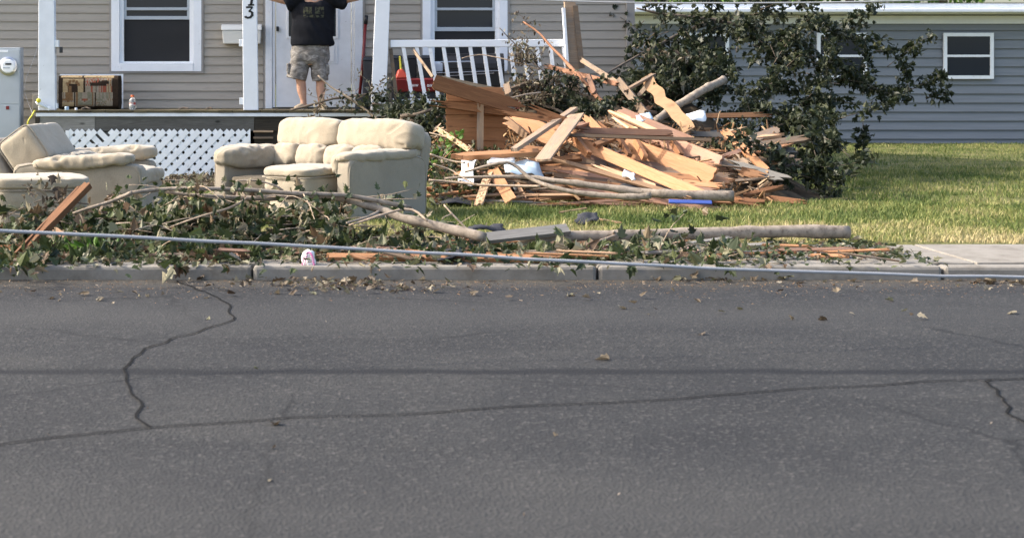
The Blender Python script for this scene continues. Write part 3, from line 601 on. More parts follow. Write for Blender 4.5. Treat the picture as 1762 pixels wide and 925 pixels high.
cl = thing('door_closer', 'white metal arm lying against the foot of the leftmost post', 'metal arm', P(70, 185, YF))
MB().tube([P(64, 174, YF - .03), P(66, 178, YF - .03), P(83, 187, YF - .03)], [.03, .026, .016], 10).build('arm', MT['cleanwhite'], cl, smooth=True)
MB().lathe([(.028, 0), (.028, .02), (.01, .024)], 16).build('pivot', MT['cleanwhite'], cl, Matrix.Translation(P(83.5, 186.5, YF - .02)) @ RX)
MB().lathe([(.028, 0), (.03, .04), (.015, .05)], 14).build('cap', MT['yellow'], cl, Matrix.Translation(P(67, 173, YF - .03)) @ RX)
tg = MB(); a = [P(90, 225, YF - .01), P(93, 226, YF - .03), P(88.5, 233, YF - .02), P(91, 243, YF - .03)]
for i in range(3): tg.bar(a[i], a[i + 1], .05, .004, (0, -1, 0))
tag(tg.build('paper_tag', MT['cleanwhite']), 'crumpled white paper strip hanging on the block below the porch corner', 'paper')
# rolled rug with picture panels and the frame behind it
yr_ = 24.75; rux0, rux1 = X(100, yr_), X(203, yr_); rh = 58 * yr_ / FPX
RUGM = [plain('rug tan', (.33, .25, .145), .95, .1, .15, 40, .2), plain('rug dark', (.035, .024, .017), .95, .1, .2, 40, .2), plain('rug brown', (.17, .10, .05), .95, .1, .2, 40, .2), plain('rug grey', (.25, .215, .165), .95, .1, .15, 40, .2), plain('rug red', (.26, .08, .05), .95, .1, .2, 40, .2), plain('rug sage', (.18, .17, .12), .95, .1, .2, 40, .2)]
def rugpat(u, v):                      # u 0..1 along, v 0..1 up the front (then over the top)
    if u < .045 or u > .93: return 1
    n1 = noise.noise(V((u * 34, v * 20, 1))); n2 = noise.noise(V((u * 60, v * 40, 7)))
    def cell(a, b, c, d): return a < u < b and c < v < d
    if cell(.06, .26, .08, .42):
        return 2 if abs(u - .17) < .06 and .22 < v < .38 else (0 if v < .2 else (3 if n1 > 0 else 2))
    if cell(.28, .60, .08, .47):
        du, dv = abs(u - .44) / .16, abs(v - .275) / .195
        if max(du, dv) > .90: return 3
        if max(du, dv) > .76: return 2
        k = du + dv
        return 4 if k < .22 else 2 if k < .36 else 3 if k < .6 else 5
    if cell(.62, .91, .09, .48):
        l = abs((u - .76) * .8 - (v - .29)) ; return (5 if n1 > .08 else 2) if (n1 + n2 * .6 > .02 and l < .16) else 3
    if cell(.07, .42, .52, .86):
        du, dv = (u - .24) / .1, (v - .64) / .1
        if du * du + dv * dv < .75: return 1 if n1 > -.2 else 2
        for ang in range(20, 170, 32):
            if math.hypot((u - .24 - .105 * math.cos(math.radians(ang))) / .026, (v - .64 - .16 * math.sin(math.radians(ang))) / .05) < 1: return 2
        return 0
    if cell(.45, .90, .52, .88):
        if math.hypot((u - .66) / .15, (v - .72) / .075) < 1 + n1 * .8 or math.hypot((u - .78) / .06, (v - .77) / .06) < 1: return 1
        if u > .80 or v < .60: return [0, 2, 3][int((u * 70) % 3)] if n2 < .25 else 4
        return 3 if n1 > -.1 else 4
    if v > .90: return 1 if (.40 < u < .43) else (2 if n1 > .34 else 0)
    return 1
nu, nv = 96, 72; vs = []
def rv(j):
    sa = math.sin(-math.pi / 2 - (j + .5) / nv * 2 * math.pi); return (.96 * (.5 + .5 * math.copysign(abs(sa) ** .4, sa))) if j < nv / 2 else .97
fs = []; mi = []
for j in range(nv + 1):
    an = -math.pi / 2 - (j / nv) * 2 * math.pi      # from the bottom, up the front, over
    ca, sa = math.cos(an), math.sin(an); e = .4
    cy = .20 * math.copysign(abs(ca) ** e, ca); cz = rh / 2 * math.copysign(abs(sa) ** e, sa)
    for i in range(nu + 1):
        u = i / nu; puff = 1 + .02 * noise.noise(V((u * 5, j * .2, 0))); vs.append((rux0 + (rux1 - rux0) * u + .01 * noise.noise(V((j * .15, 4, 0))), yr_ + .22 + cy * puff, DZ + .004 + rh / 2 + cz * puff))
for j in range(nv):
    for i in range(nu):
        a = j * (nu + 1) + i; fs.append((a, a + nu + 1, a + nu + 2, a + 1)); mi.append(rugpat((i + .5) / nu, rv(j)))
rug = mesh('rolled_rug', vs, fs, RUGM, None, None, True, mi); tag(rug, 'folded patterned rug with tan and dark picture panels on the porch', 'rug')
for xx in (rux0, rux1):
    pts = [(xx, yr_ + .22 + .20 * math.copysign(abs(math.cos(a)) ** .4, math.cos(a)) * .99, DZ + .004 + rh / 2 + rh / 2 * math.copysign(abs(math.sin(a)) ** .4, math.sin(a)) * .99) for a in [k * math.pi / 16 for k in range(32)]]
    mesh('rug_end', pts, [tuple(range(32))], RUGM[1], rug)
fr = thing('screen_frame', 'white framed window screen leaning against the siding behind the rug', 'window screen', (X(158, 25.3), 25.3, DZ))
yf_ = 25.35
for a, b, c, d in ((103, 107, 127.5, 189), (208, 212, 127.5, 189), (107.2, 207.8, 127.5, 131), (107.2, 207.8, 185, 189)): box('frame_bar', MT['cleanwhite'], fr, X(a, yf_), X(b, yf_), yf_, yf_ + .02, max(DZ + .002, Z(d, yf_)), Z(c, yf_), .002)
box('mesh', MT['greymetal'], fr, X(107, yf_), X(208, yf_), yf_ + .008, yf_ + .012, DZ + .03, Z(130, yf_))
yb = 24.25
bt = thing('drink_bottle', 'clear plastic drink bottle with orange cap beside the rug', 'bottle', (X(228, yb), yb, DZ)); c0 = (X(228, yb), yb, DZ + .003); k = 25.5 * yb / FPX
MB().lathe([(.035, 0), (.045, .01), (.046, .04 * 1.5), (.038, .075), (.046, .10), (.046, .125), (.024, .155), (.016, .165), (.016, .172)], 20, c0).build('body', MT['clear'], bt, smooth=True)
MB().lathe([(.023, .170), (.024, .19), (.021, .196)], 16, c0).build('cap', plain('orange cap', (.62, .12, .03), .45, .4), bt)
MB().lathe([(.0425, .062), (.0405, .078), (.0470, .098)], 20, c0).build('label_band', plain('bottle label', (.72, .62, .58), .5, .3, .3, 40, 0, dirt=(.5, .06, .05), dirt_at=(.5, .55), dirt_scale=20), bt)
for lx, mt, lb, nm, r in ((115, 'paleblue', 'small pale blue cap standing in front of the rug', 'bottle_cap', .028), (131, 'cleanwhite', 'small white knob lying in front of the rug', 'knob', .018)):
    tag(MB().lathe([(r, 0), (r, .035 if r > .02 else .02), (r * .8, .045 if r > .02 else .028)], 14, (X(lx, 24.2), 24.2, DZ + .003)).build(nm, MT[mt]), lb, nm.replace('_', ' '))
for (lx, ln) in ((308, .13), (355, .08), (140, .12)):
    tag(MB().tube(wiggle([(X(lx, 24.3), 24.3, DZ + .012), (X(lx, 24.3) + ln * .5, 24.32, DZ + .03), (X(lx, 24.3) + ln, 24.3, DZ + .012)], 8, .01), .012, 6).build('bark_scrap', MT['darkbark'], smooth=True), 'dark scrap of bark on the porch deck edge', 'bark', 'bark scraps on the deck edge')
# red handled tool
tl = thing('snow_shovel', 'red handled shovel with black grip leaning beside the door', 'shovel', P(620, 165, 25.3))
MB().tube([P(629, 40, 25.42), P(624, 110, 25.35), P(618.5, 168, 25.28)], .022, 10).build('handle', MT['red'], tl, smooth=True)
MB().tube([P(630.5, 27, 25.43), P(629, 42, 25.42)], .028, 10).build('grip', MT['black'], tl, smooth=True)
MB().hexa([P(610, 188, 25.2), P(632, 188, 25.2), P(632, 188, 25.24), P(610, 188, 25.24), P(613, 166, 25.28), P(627, 166, 25.28), P(627, 166, 25.31), P(613, 166, 25.31)]).build('blade', MT['charcoal'], tl, bevel=.008)
def tote(name, label, x0, x1, r0, r1, y, mt, dep=.4, cat='tote'):
    t = thing(name, label, cat, (X((x0 + x1) / 2, y), y, DZ)); zt, zb_ = Z(r0, y), max(DZ + .003, Z(r1, y)); a, b = X(x0, y), X(x1, y); k = (b - a) * .05
    MB().hexa([(a + k, y + .02, zb_), (b - k, y + .02, zb_), (b - k, y + dep - .02, zb_), (a + k, y + dep - .02, zb_), (a, y, zt - .05), (b, y, zt - .05), (b, y + dep, zt - .05), (a, y + dep, zt - .05)]).build('bin', MT[mt], t, bevel=.015)
    MB().hexa([(a - .015, y - .015, zt - .049), (b + .015, y - .015, zt - .049), (b + .015, y + dep + .015, zt - .049), (a - .015, y + dep + .015, zt - .049), (a + .01, y + .01, zt), (b - .01, y + .01, zt), (b - .01, y + dep, zt), (a + .01, y + dep, zt)]).build('lid', MT[mt], t, bevel=.01); return t
tote('trash_bin', 'tall black bin between the shovel and the white post', 625, 642, 98, 190, 25.0, 'charcoal', .35, 'bin')
tote('storage_bin', 'black storage bin behind the railing nearest the white post', 674, 692, 95, 190, 25.1, 'charcoal', .35, 'storage bin')
tote('storage_bin', 'black storage bin behind the railing, second from the white post', 700, 717, 95, 190, 25.1, 'black', .35, 'storage bin')
tote('storage_bin', 'black storage bin behind the railing below the window corner', 725, 744, 95, 190, 25.1, 'charcoal', .35, 'storage bin')
# red machine
yk = 24.55
rm = thing('garden_machine', 'red garden machine with white lettering stored behind the railing', 'machine', (X(715, yk), yk, DZ))
MB().hexa([(X(681, yk), yk, Z(158, yk)), (X(758, yk), yk, Z(158, yk)), (X(758, yk), yk + .4, Z(158, yk)), (X(681, yk), yk + .4, Z(158, yk)), (X(681, yk), yk - .02, Z(136, yk)), (X(758, yk), yk - .02, Z(136, yk)), (X(758, yk), yk + .4, Z(134, yk)), (X(681, yk), yk + .4, Z(134, yk))]).build('housing', MT['red'], rm, bevel=.015)
MB().hexa([(X(680, yk), yk, Z(135, yk)), (X(706, yk), yk, Z(135, yk)), (X(706, yk), yk + .3, Z(135, yk)), (X(680, yk), yk + .3, Z(135, yk)), (X(685, yk), yk + .06, Z(120, yk)), (X(693, yk), yk + .06, Z(118, yk)), (X(693, yk), yk + .26, Z(118, yk)), (X(685, yk), yk + .26, Z(120, yk))]).build('hood', MT['orange'], rm, bevel=.02)
box('skirt', MT['charcoal'], rm, X(683, yk), X(756, yk), yk + .03, yk + .35, Z(176, yk), Z(158.5, yk), .01)
for wx in (694, 745): MB().lathe([(.05, -.05), (.10, -.045), (.105, 0), (.10, .045), (.05, .05)], 20).build('wheel', MT['black'], rm, Matrix.Translation((X(wx, yk), yk + .05, DZ + .107)) @ RX)
MB().tube([P(690, 122, yk + .2), P(688, 98, yk + .5)], .014, 8).build('handle', MT['yellow'], rm, smooth=True)
lt = MB()
for a in (707, 709.2, 711.4, 713.6, 715.8, 718, 735, 737.3, 739.6, 741.9): lt.bar(P(a, 149, yk - .03), P(a + 1.3, 145.2, yk - .03), .008, .004, (0, -1, 0))
for a, b in ((706, 712), (735, 743)): lt.bar(P(a, 148.9, yk - .03), P(b, 148.6, yk - .03), .006, .0045, (0, -1, 0))
tag(lt.build('lettering', MT['cleanwhite'], rm), kind='stuff')
# grill
yg = 24.75
gr = thing('grill', 'black barbecue grill with metal rods behind the middle of the railing', 'grill', (X(810, yg), yg, DZ))
box('firebox', MT['black'], gr, X(764, yg), X(868, yg), yg, yg + .4, Z(150, yg), Z(118, yg), .02)
MB().loft([((X(764, yg) + t * (X(868, yg) - X(764, yg)), yg + .2, Z(117, yg)), (0, .2, 0), (0, 0, .2)) for t in (0, .02, .98, 1)], 20).build('lid', MT['black'], gr, smooth=False)
MB().tube([P(758, 107, yg - .06), P(812, 106, yg - .06)], .011, 8).build('lid_handle', MT['chrome'], gr)
for a, b, c, d in ((752, 126, 860, 122), (755, 132, 850, 126)): MB().tube([P(a, b, yg - .08), P(c, d, yg - .08)], .006, 6).build('rod', MT['chrome'], gr)
for a in (768, 800, 832, 864): MB().bar(P(a, 149, yg + (.05 if a in (768, 864) else .33)), V((X(a, yg), yg + (.05 if a in (768, 864) else .33), DZ)), .03, .03, (0, -1, 0)).build('leg', MT['black'], gr)
box('cabinet', MT['charcoal'], gr, X(772, yg), X(860, yg), yg + .08, yg + .32, DZ + .05, Z(151, yg))
gc = thing('gas_can', 'dark red container half hidden behind leaves and right railing balusters', 'container', (X(902, 24.8), 24.8, DZ))
MB().lathe([(.12, 0), (.13, .02), (.13, .30), (.10, .36), (.035, .40), (.03, .44)], 18, (X(902, 24.8), 24.8, DZ + .003)).build('body', MT['red'], gc, smooth=False)
MB().tube(wiggle([(X(902, 24.8) - .09, 24.8, DZ + .36), (X(902, 24.8) - .07, 24.8, DZ + .46), (X(902, 24.8) + .02, 24.8, DZ + .45)], 8, 0), .012, 6).build('handle', MT['black'], gc, smooth=True)
# ================================================================== the person
YP = 25.0; pk = YP / FPX
def Q(px, py, dy=0): return P(px, py, YP + dy) if py < 189 else V((X(px, YP + dy), YP + dy, DZ))
man = thing('person', 'person in black shirt and camouflage shorts standing with raised arms at the door', 'person', (X(538, YP), YP, DZ))
def ringz(c, rx, ry): return (c, (rx, 0, 0), (0, ry, 0))
def chain(b, pts, radii, n=16, flat=1.0):
    rings = []
    for i, p in enumerate(pts):
        d = (pts[min(i + 1, len(pts) - 1)] - pts[max(i - 1, 0)]).normalized(); u = V((0, 1, 0)); u = (u - d * u.dot(d)).normalized(); v_ = d.cross(u)
        rings.append((p, u * radii[i] * flat, v_ * radii[i]))
    b.loft(rings, n)
SH = Z(-13, YP)                      # shoulder height
bm_ = MB()
cxm = X(537, YP)
bm_.loft([ringz((X(535, YP), YP, Z(112, YP)), .14, .10), ringz((X(535, YP), YP, Z(95, YP)), .185, .125), ringz((X(536, YP), YP, Z(70, YP)), .19, .135), ringz((X(537, YP), YP, Z(40, YP)), .185, .13), ringz((X(539, YP), YP, Z(10, YP)), .195, .125), ringz((X(541, YP), YP, SH + .02), .17, .10), ringz((X(542, YP), YP, SH + .07), .075, .075), ringz((X(542, YP), YP - .01, SH + .16), .062, .066)], 22)
hc = V((X(542, YP), YP - .02, SH + .275))
bm_.loft([ringz(hc + V((0, .0, -.135)), .03, .05), ringz(hc + V((0, -.01, -.11)), .058, .08), ringz(hc + V((0, 0, -.05)), .074, .098), ringz(hc + V((0, .0, .02)), .079, .104), ringz(hc + V((0, .005, .075)), .070, .092), ringz(hc + V((0, .01, .108)), .04, .055)], 22)
bm_.loft([ringz(hc + V((0, -.105, -.035)), .019, .018), ringz(hc + V((0, -.108, -.012)), .012, .013), ringz(hc + V((0, -.098, .022)), .008, .01)], 10)
for sx in (-1, 1): bm_.loft([ringz(hc + V((sx * .083, .012, -.035)), .008, .014), ringz(hc + V((sx * .087, .014, 0)), .011, .022), ringz(hc + V((sx * .084, .014, .03)), .008, .014)], 10)
ARM = {}
for sx, pts in ((-1, [(X(541, YP) - .15, SH), (X(492, YP), Z(2, YP)), (X(463, YP), Z(-5, YP)), (X(446, YP), Z(-42, YP))]), (1, [(X(541, YP) + .15, SH), (X(597, YP), Z(-1, YP)), (X(625, YP), Z(-6, YP)), (X(640, YP), Z(-44, YP))])):
    a = [V((p[0], YP - .02 * i, p[1])) for i, p in enumerate(pts)]; ARM[sx] = a
    chain(bm_, [a[0], a[0].lerp(a[1], .6), a[1], a[2], a[2].lerp(a[3], .35), a[3]], [.075, .066, .056, .047, .047, .031], 14)
    dh = (a[3] - a[2]).normalized(); side = V((1, 0, 0)); side = (side - dh * side.dot(dh)).normalized(); nrm = dh.cross(side)
    pc = [a[3] - dh * .01, a[3] + dh * .04, a[3] + dh * .09]; bm_.loft([(pc[0], side * .026, nrm * .02), (pc[1], side * .040, nrm * .017), (pc[2], side * .041, nrm * .014)], 12)
    for f, (o_, L_) in enumerate(((-.031, .066), (-.011, .077), (.010, .072), (.030, .055))):
        b0 = a[3] + dh * .08 + side * o_; b1 = b0 + dh * L_ * .55 + side * o_ * .3; b2 = b0 + dh * L_ + side * o_ * .5 - nrm * .012
        bm_.tube([b0, b1, b2], [.0092, .0086, .0072], 8)
    b0 = a[3] + dh * .02 + side * (-sx) * .03; bm_.tube([b0, b0 + dh * .03 + side * (-sx) * .03, b0 + dh * .06 + side * (-sx) * .042], [.012, .0105, .0085], 8)
LEG = ((514, 135, 518, 150, 523, 181), (548, 138, 552, 152, 553, 181))
for i, (kx, kr, cx_, cr_, ax, ar) in enumerate(LEG):
    pts = [Q((524, 546)[i], 98), Q(kx + 2, 128), Q(cx_, 142), Q(cx_ + (1, 0)[i], 155, .01), Q(ax - 1, 172), Q(ax, 184)]
    chain(bm_, pts, [.095, .078, .066, .067, .043, .045], 16)
bd = bm_.build('body', MT['skin'], man); bake(bd, .0085, 3)
# shirt
sm = MB()
sm.loft([ringz((X(538, YP), YP - .005, Z(80, YP) + .015), .295, .185), ringz((X(538, YP), YP - .01, Z(70, YP)), .30, .19), ringz((X(538, YP), YP - .012, Z(45, YP)), .285, .185), ringz((X(538.5, YP), YP - .005, Z(22, YP)), .29, .165), ringz((X(539.5, YP), YP, Z(9, YP)), .28, .148), ((X(541, YP), YP, Z(-1, YP)), (.19, 0, 0), (0, .125, .045)), ((X(541.5, YP), YP + .005, Z(-6, YP)), (.10, 0, 0), (0, .105, .085))], 28)
for sx in (-1, 1):
    a = ARM[sx]; e = a[0].lerp(a[1], 1.02); d = (a[1] - a[0]).normalized()
    chain(sm, [a[0] + d * .015 + V((0, 0, -.03)), a[0] + d * .10 + V((0, 0, -.03)), e + V((0, 0, -.035))], [.115, .13, .115], 16)
sh = sm.build('shirt', shirtmat(X(530, YP), Z(31, YP), Z(13, YP)), man); bake(sh, .013, 3)
def ruffle(o, fn):
    me = o.data; n = len(me.vertices); co = np.empty(n * 3); no = np.empty(n * 3); me.vertices.foreach_get('co', co); me.vertices.foreach_get('normal', no)
    co = co.reshape(-1, 3); no = no.reshape(-1, 3); k = np.array([fn(V(c)) for c in co]); me.vertices.foreach_set('co', (co + no * k[:, None]).reshape(-1)); me.update()
ruffle(sh, lambda c: noise.noise(V((c.x * 3 + c.z * 2.2, c.y * 4, c.z * 5))) * .022 + (1 - abs(noise.noise(V((c.x * 5 + 3, c.y * 3, c.z * 7 + c.x * 9)))) * 3) * .008)
# shorts
sm = MB()
sm.loft([ringz((X(534, YP), YP, Z(76, YP)), .255, .155), ringz((X(534, YP), YP, Z(90, YP)), .27, .165), ringz((X(533, YP), YP, Z(104, YP)), .27, .16), ringz((X(533, YP), YP, Z(111, YP)), .19, .12)], 26)
for i, (tx, ty, bx, by, r0, r1) in enumerate(((519, 96, 509.5, 136.5, .140, .138), (549, 96, 551, 139.5, .125, .112))):
    chain(sm, [Q(tx, ty), Q((tx + bx) / 2, (ty + by) / 2), Q(bx, by)], [r0, r0 * .99, r1], 20, 1.05)
st = sm.build('shorts', MT['camo'], man); bake(st, .013, 3)
ruffle(st, lambda c: noise.noise(V((c.x * 6, c.y * 6, c.z * 9))) * .014 + noise.noise(V((c.x * 15 + 4, c.y * 15, c.z * 18))) * .006)
for sx, (px, py) in ((-1, (496, 118)), (1, (563, 120))):
    MB().box(X(px, YP) - .02, X(px, YP) + .03, YP - .10, YP + .10, Z(py + 9, YP), Z(py - 9, YP)).build('cargo_pocket', MT['camo'], man, bevel=.015)
for i, (ax, tx) in enumerate(((524, 509), (553, 561))):
    a = V((X(ax, YP), YP + .06, DZ + .035)); t = V((X(tx, YP), YP - .17, DZ + .025)); d = (t - a)
    s1 = MB(); s1.loft([(a + d * k + V((0, 0, zz_ - .03)), V((-d.y, d.x, 0)).normalized() * wv, V((0, 0, hv))) for k, wv, hv, zz_ in ((-.12, .02, .02, .03), (-.05, .038, .036, .04), (.25, .042, .042, .046), (.55, .046, .035, .038), (.85, .044, .026, .03), (1.05, .02, .015, .02))], 18)
    so_ = s1.build('shoe', MT['shoe'], man, smooth=True)
    s2 = MB(); s2.loft([(a + d * k + V((0, 0, -.028)), V((-d.y, d.x, 0)).normalized() * wv, V((0, 0, .008))) for k, wv in ((-.14, .02), (-.05, .042), (.55, .05), (.9, .045), (1.09, .02))], 18).build('sole', MT['beigebox'], so_)
hm = MB(); hm.loft([ringz(hc + V((0, .022, -.03)), .083, .098), ringz(hc + V((0, .018, .03)), .086, .106), ringz(hc + V((0, .008, .085)), .076, .098), ringz(hc + V((0, .008, .12)), .035, .05)], 22)
ho = hm.build('hair', MT['hair'], man, smooth=True)
for sx in (-1, 1): MB().lathe([(.004, -.012), (.012, -.004), (.012, .004), (.004, .012)], 12, hc + V((sx * .031, -.098, .0))).build('eye', MT['darkgap'], man, smooth=True)
MB().loft([ringz(hc + V((0, -.088, -.078)), .024, .012), ringz(hc + V((0, -.09, -.072)), .026, .013), ringz(hc + V((0, -.088, -.066)), .02, .01)], 14).build('mouth', plain('lips', (.36, .14, .11), .5, .3, .05, 9, 0), man, smooth=True)
nk = [V((X(541.5, YP) + .085 * math.sin(a), YP - .105 - .05 * math.cos(a), SH + .045 - .17 * max(0, math.cos(a)) ** 1.3)) for a in [(-1.35 + 2.7 * i / 24) for i in range(25)]]
MB().tube(nk, .004, 6).build('necklace', MT['chrome'], man, smooth=True)

# ================================================================== upholstered furniture
def cushion(name, mat, parent, M_, c, h, p=4.5, wr=.012, fold=(4, 9, 9), rot=(0, 0, 0), n=12, creases=0, piping=None):
    vs = []; fs = []; idx = {}; n = int(n * (2.4 if creases else 1.4))
    def vid(q):
        k = tuple(round(t, 5) for t in q)
        if k not in idx:
            idx[k] = len(vs); d = V(q); L = (abs(d.x) ** p + abs(d.y) ** p + abs(d.z) ** p) ** (1 / p); vs.append(d / L)
        return idx[k]
    for ax in range(3):
        for sg in (-1, 1):
            for i in range(n):
                for j in range(n):
                    cs = []
                    for di, dj in ((0, 0), (1, 0), (1, 1), (0, 1)):
                        a, b = math.tan((-1 + 2 * (i + di) / n) * math.pi / 4), math.tan((-1 + 2 * (j + dj) / n) * math.pi / 4); q = [0, 0, 0]; q[ax] = sg; q[(ax + 1) % 3] = a; q[(ax + 2) % 3] = b; cs.append(vid(q))
                    fs.append(tuple(cs if sg > 0 else cs[::-1]))
    R = Euler(rot).to_matrix(); sd = random.random() * 90; out = []
    hv = V(h); cr = []
    for _ in range(creases):        # pulls that start at a corner or edge and run inwards
        e = V((random.choice((-1, 1)) * random.uniform(.8, 1), random.uniform(-1, 1), random.choice((-1, 1)) * random.uniform(.6, 1)))
        if random.random() < .4: e = V((random.uniform(-.9, .9), random.uniform(-1, 1), random.choice((-1, 1))))
        t = V((e.x * random.uniform(.3, .75) + random.uniform(-.15, .15), e.y * random.uniform(.5, 1), e.z * random.uniform(.0, .6))); cr.append((V((e.x * h[0], e.y * h[1], e.z * h[2])), V((t.x * h[0], t.y * h[1], t.z * h[2])), random.uniform(.018, .03), random.uniform(.008, .018)))
    for d in vs:
        q = V((d.x * h[0], d.y * h[1], d.z * h[2])); nn = V((d.x / h[0], d.y / h[1], d.z / h[2])).normalized()
        f = noise.noise(V((q.x * fold[0] + sd, q.y * fold[1], q.z * fold[2]))); f2 = 1 - abs(noise.noise(V((q.x * fold[0] * 2.1 + sd, q.y * fold[1] * 1.5 + 5, q.z * fold[2] * 1.5)))) * 2
        k = f * wr + f2 * wr * .7
        for a, b, wd_, dp in cr:
            ab = b - a; t = max(0, min(1, (q - a).dot(ab) / ab.length_squared)); dd = (q - a - ab * t).length; k -= dp * math.exp(-(dd / wd_) ** 2) * (1 - t * .8); k += dp * .45 * math.exp(-((dd - wd_ * 2) / wd_) ** 2) * (1 - t)
        out.append(V(c) + R @ (q + nn * k))
    o = mesh(name, out, fs, mat, parent, M_, True)
    if piping:                       # seam cord round one face: axis and side
        ax, sg = piping; b1, b2 = (ax + 1) % 3, (ax + 2) % 3; pts = []
        for i in range(49):
            a = 2 * math.pi * i / 48; u, v_ = math.cos(a), math.sin(a); L = (abs(u) ** 7 + abs(v_) ** 7) ** (1 / 7); q = [0, 0, 0]; q[ax] = sg * h[ax] * .93; q[b1] = u / L * h[b1] * .985; q[b2] = v_ / L * h[b2] * .985; pts.append(V(c) + R @ V(q))
        MB().tube(pts, .0065, 6).build('piping', MT['fabric_b'], o, M_, smooth=True)
    return o
def seatframe(label, name, cat, O, ang):
    M_ = Matrix.Translation(V((O[0], O[1], 0))) @ Matrix.Rotation(ang, 4, 'Z'); return thing(name, label, cat, m=M_), M_
FB, FBB, FD = MT['fabric'], MT['fabric_b'], MT['fabric_d']
# loveseat: right front corner nearest the camera
lv, LM = seatframe('cream reclining loveseat turned left on the lawn before the lattice', 'loveseat', 'sofa', (-.66, 17.55), math.radians(-44))
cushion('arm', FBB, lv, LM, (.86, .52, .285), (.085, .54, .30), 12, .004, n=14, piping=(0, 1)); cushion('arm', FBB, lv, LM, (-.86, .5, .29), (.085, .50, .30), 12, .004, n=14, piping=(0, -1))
cushion('arm_pad', FB, lv, LM, (.845, .50, .60), (.115, .54, .05), 3.6, .010, (6, 7, 6), (.02, 0, 0), n=16, creases=9); cushion('arm_pad', FB, lv, LM, (-.82, .40, .55), (.135, .46, .105), 3.6, .012, (6, 6, 6), (0, .12, 0), n=18, creases=12)
cushion('arm_pad', FB, lv, LM, (.755, .06, .52), (.06, .09, .10), 2.8, .012, (9, 9, 9), n=12, creases=5)
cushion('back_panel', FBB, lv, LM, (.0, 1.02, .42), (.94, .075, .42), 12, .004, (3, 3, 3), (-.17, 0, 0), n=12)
for sx, xx in ((-1, -.43), (1, .48)):
    cushion('back_cushion', FB, lv, LM, (xx, .90, .768), ((.455 if sx < 0 else .50), .165, .16), 3.7, .009, (3.5, 4, 5), (-.14, 0, .02 * sx), n=22, creases=16, piping=(1, -1) if False else None)
    for k in (-1, 1): cushion('lumbar_cushion', FB, lv, LM, ((-.42 if sx < 0 else .34) + k * .185, .70, .55), (.19, .12, .12), 3.4, .009, (5, 5, 7), (-.25, 0, .04 * k), n=13, creases=8)
cushion('seat_cushion', FB, lv, LM, (.34, .02, .455), (.32, .34, .048), 4.2, .008, (5, 5, 5), (.03, 0, 0), n=18, creases=10, piping=(2, -1))
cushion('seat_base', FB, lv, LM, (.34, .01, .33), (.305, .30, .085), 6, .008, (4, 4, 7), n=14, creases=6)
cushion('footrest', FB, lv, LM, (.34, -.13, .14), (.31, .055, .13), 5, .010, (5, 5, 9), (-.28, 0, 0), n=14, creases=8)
cushion('seat_deck', FD, lv, LM, (-.36, .34, .30), (.38, .36, .07), 6, .01, n=10)  # dark fabric colour carries the shade of the recessed left seat
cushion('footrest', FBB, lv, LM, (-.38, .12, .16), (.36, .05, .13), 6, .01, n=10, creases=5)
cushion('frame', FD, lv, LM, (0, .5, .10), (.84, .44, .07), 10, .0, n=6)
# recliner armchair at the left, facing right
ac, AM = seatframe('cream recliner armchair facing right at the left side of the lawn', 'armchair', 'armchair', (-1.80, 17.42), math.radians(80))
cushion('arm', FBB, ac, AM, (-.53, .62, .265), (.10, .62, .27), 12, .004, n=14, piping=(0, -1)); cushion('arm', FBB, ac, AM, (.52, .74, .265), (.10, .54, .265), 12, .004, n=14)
cushion('arm_pad', FB, ac, AM, (-.56, .57, .555), (.135, .48, .058), 3.6, .012, (5, 6, 6), (-.07, 0, 0), n=20, creases=16); cushion('arm_pad', FB, ac, AM, (.50, .68, .575), (.15, .50, .075), 3.6, .012, (5, 5, 6), (-.06, 0, 0), n=20, creases=14)
cushion('seat_cushion', FB, ac, AM, (0, .46, .42), (.44, .40, .07), 4, .010, n=14, creases=6)
cushion('seat_base', FB, ac, AM, (.0, .18, .40), (.44, .12, .07), 4, .010, n=14, creases=6); cushion('footrest', FBB, ac, AM, (.0, .17, .20), (.43, .085, .15), 9, .006, n=12)
cushion('back_cushion', FB, ac, AM, (-.04, 1.19, .645), (.47, .19, .20), 8, .006, (3, 3, 3), (-.62, 0, 0), n=18, creases=7, piping=(0, -1))
cushion('back_cushion', FB, ac, AM, (.05, .86, .545), (.42, .16, .06), 3.2, .014, (6, 6, 6), (-.2, 0, 0), n=16, creases=10)
cushion('back_panel', FBB, ac, AM, (0, 1.42, .42), (.52, .08, .36), 8, .006, (3, 3, 3), (-.55, 0, 0), n=10)
# ottoman, one corner towards the camera
ot, OM = seatframe('cream ottoman with puffy lid in front of the armchair at left edge', 'ottoman', 'ottoman', (X(37, 15.6), 15.6), math.radians(14))
# local: near corner at origin, long side to +X
OM2 = OM
cushion('lid', FB, ot, OM2, (.16, .36, .425), (.43, .42, .058), 5, .006, n=18, creases=8, piping=(2, -1))
cushion('body', FB, ot, OM2, (.16, .36, .285), (.41, .40, .095), 6, .008, n=16, creases=6); cushion('base', FBB, ot, OM2, (.16, .36, .10), (.38, .37, .105), 8, .006, n=12)

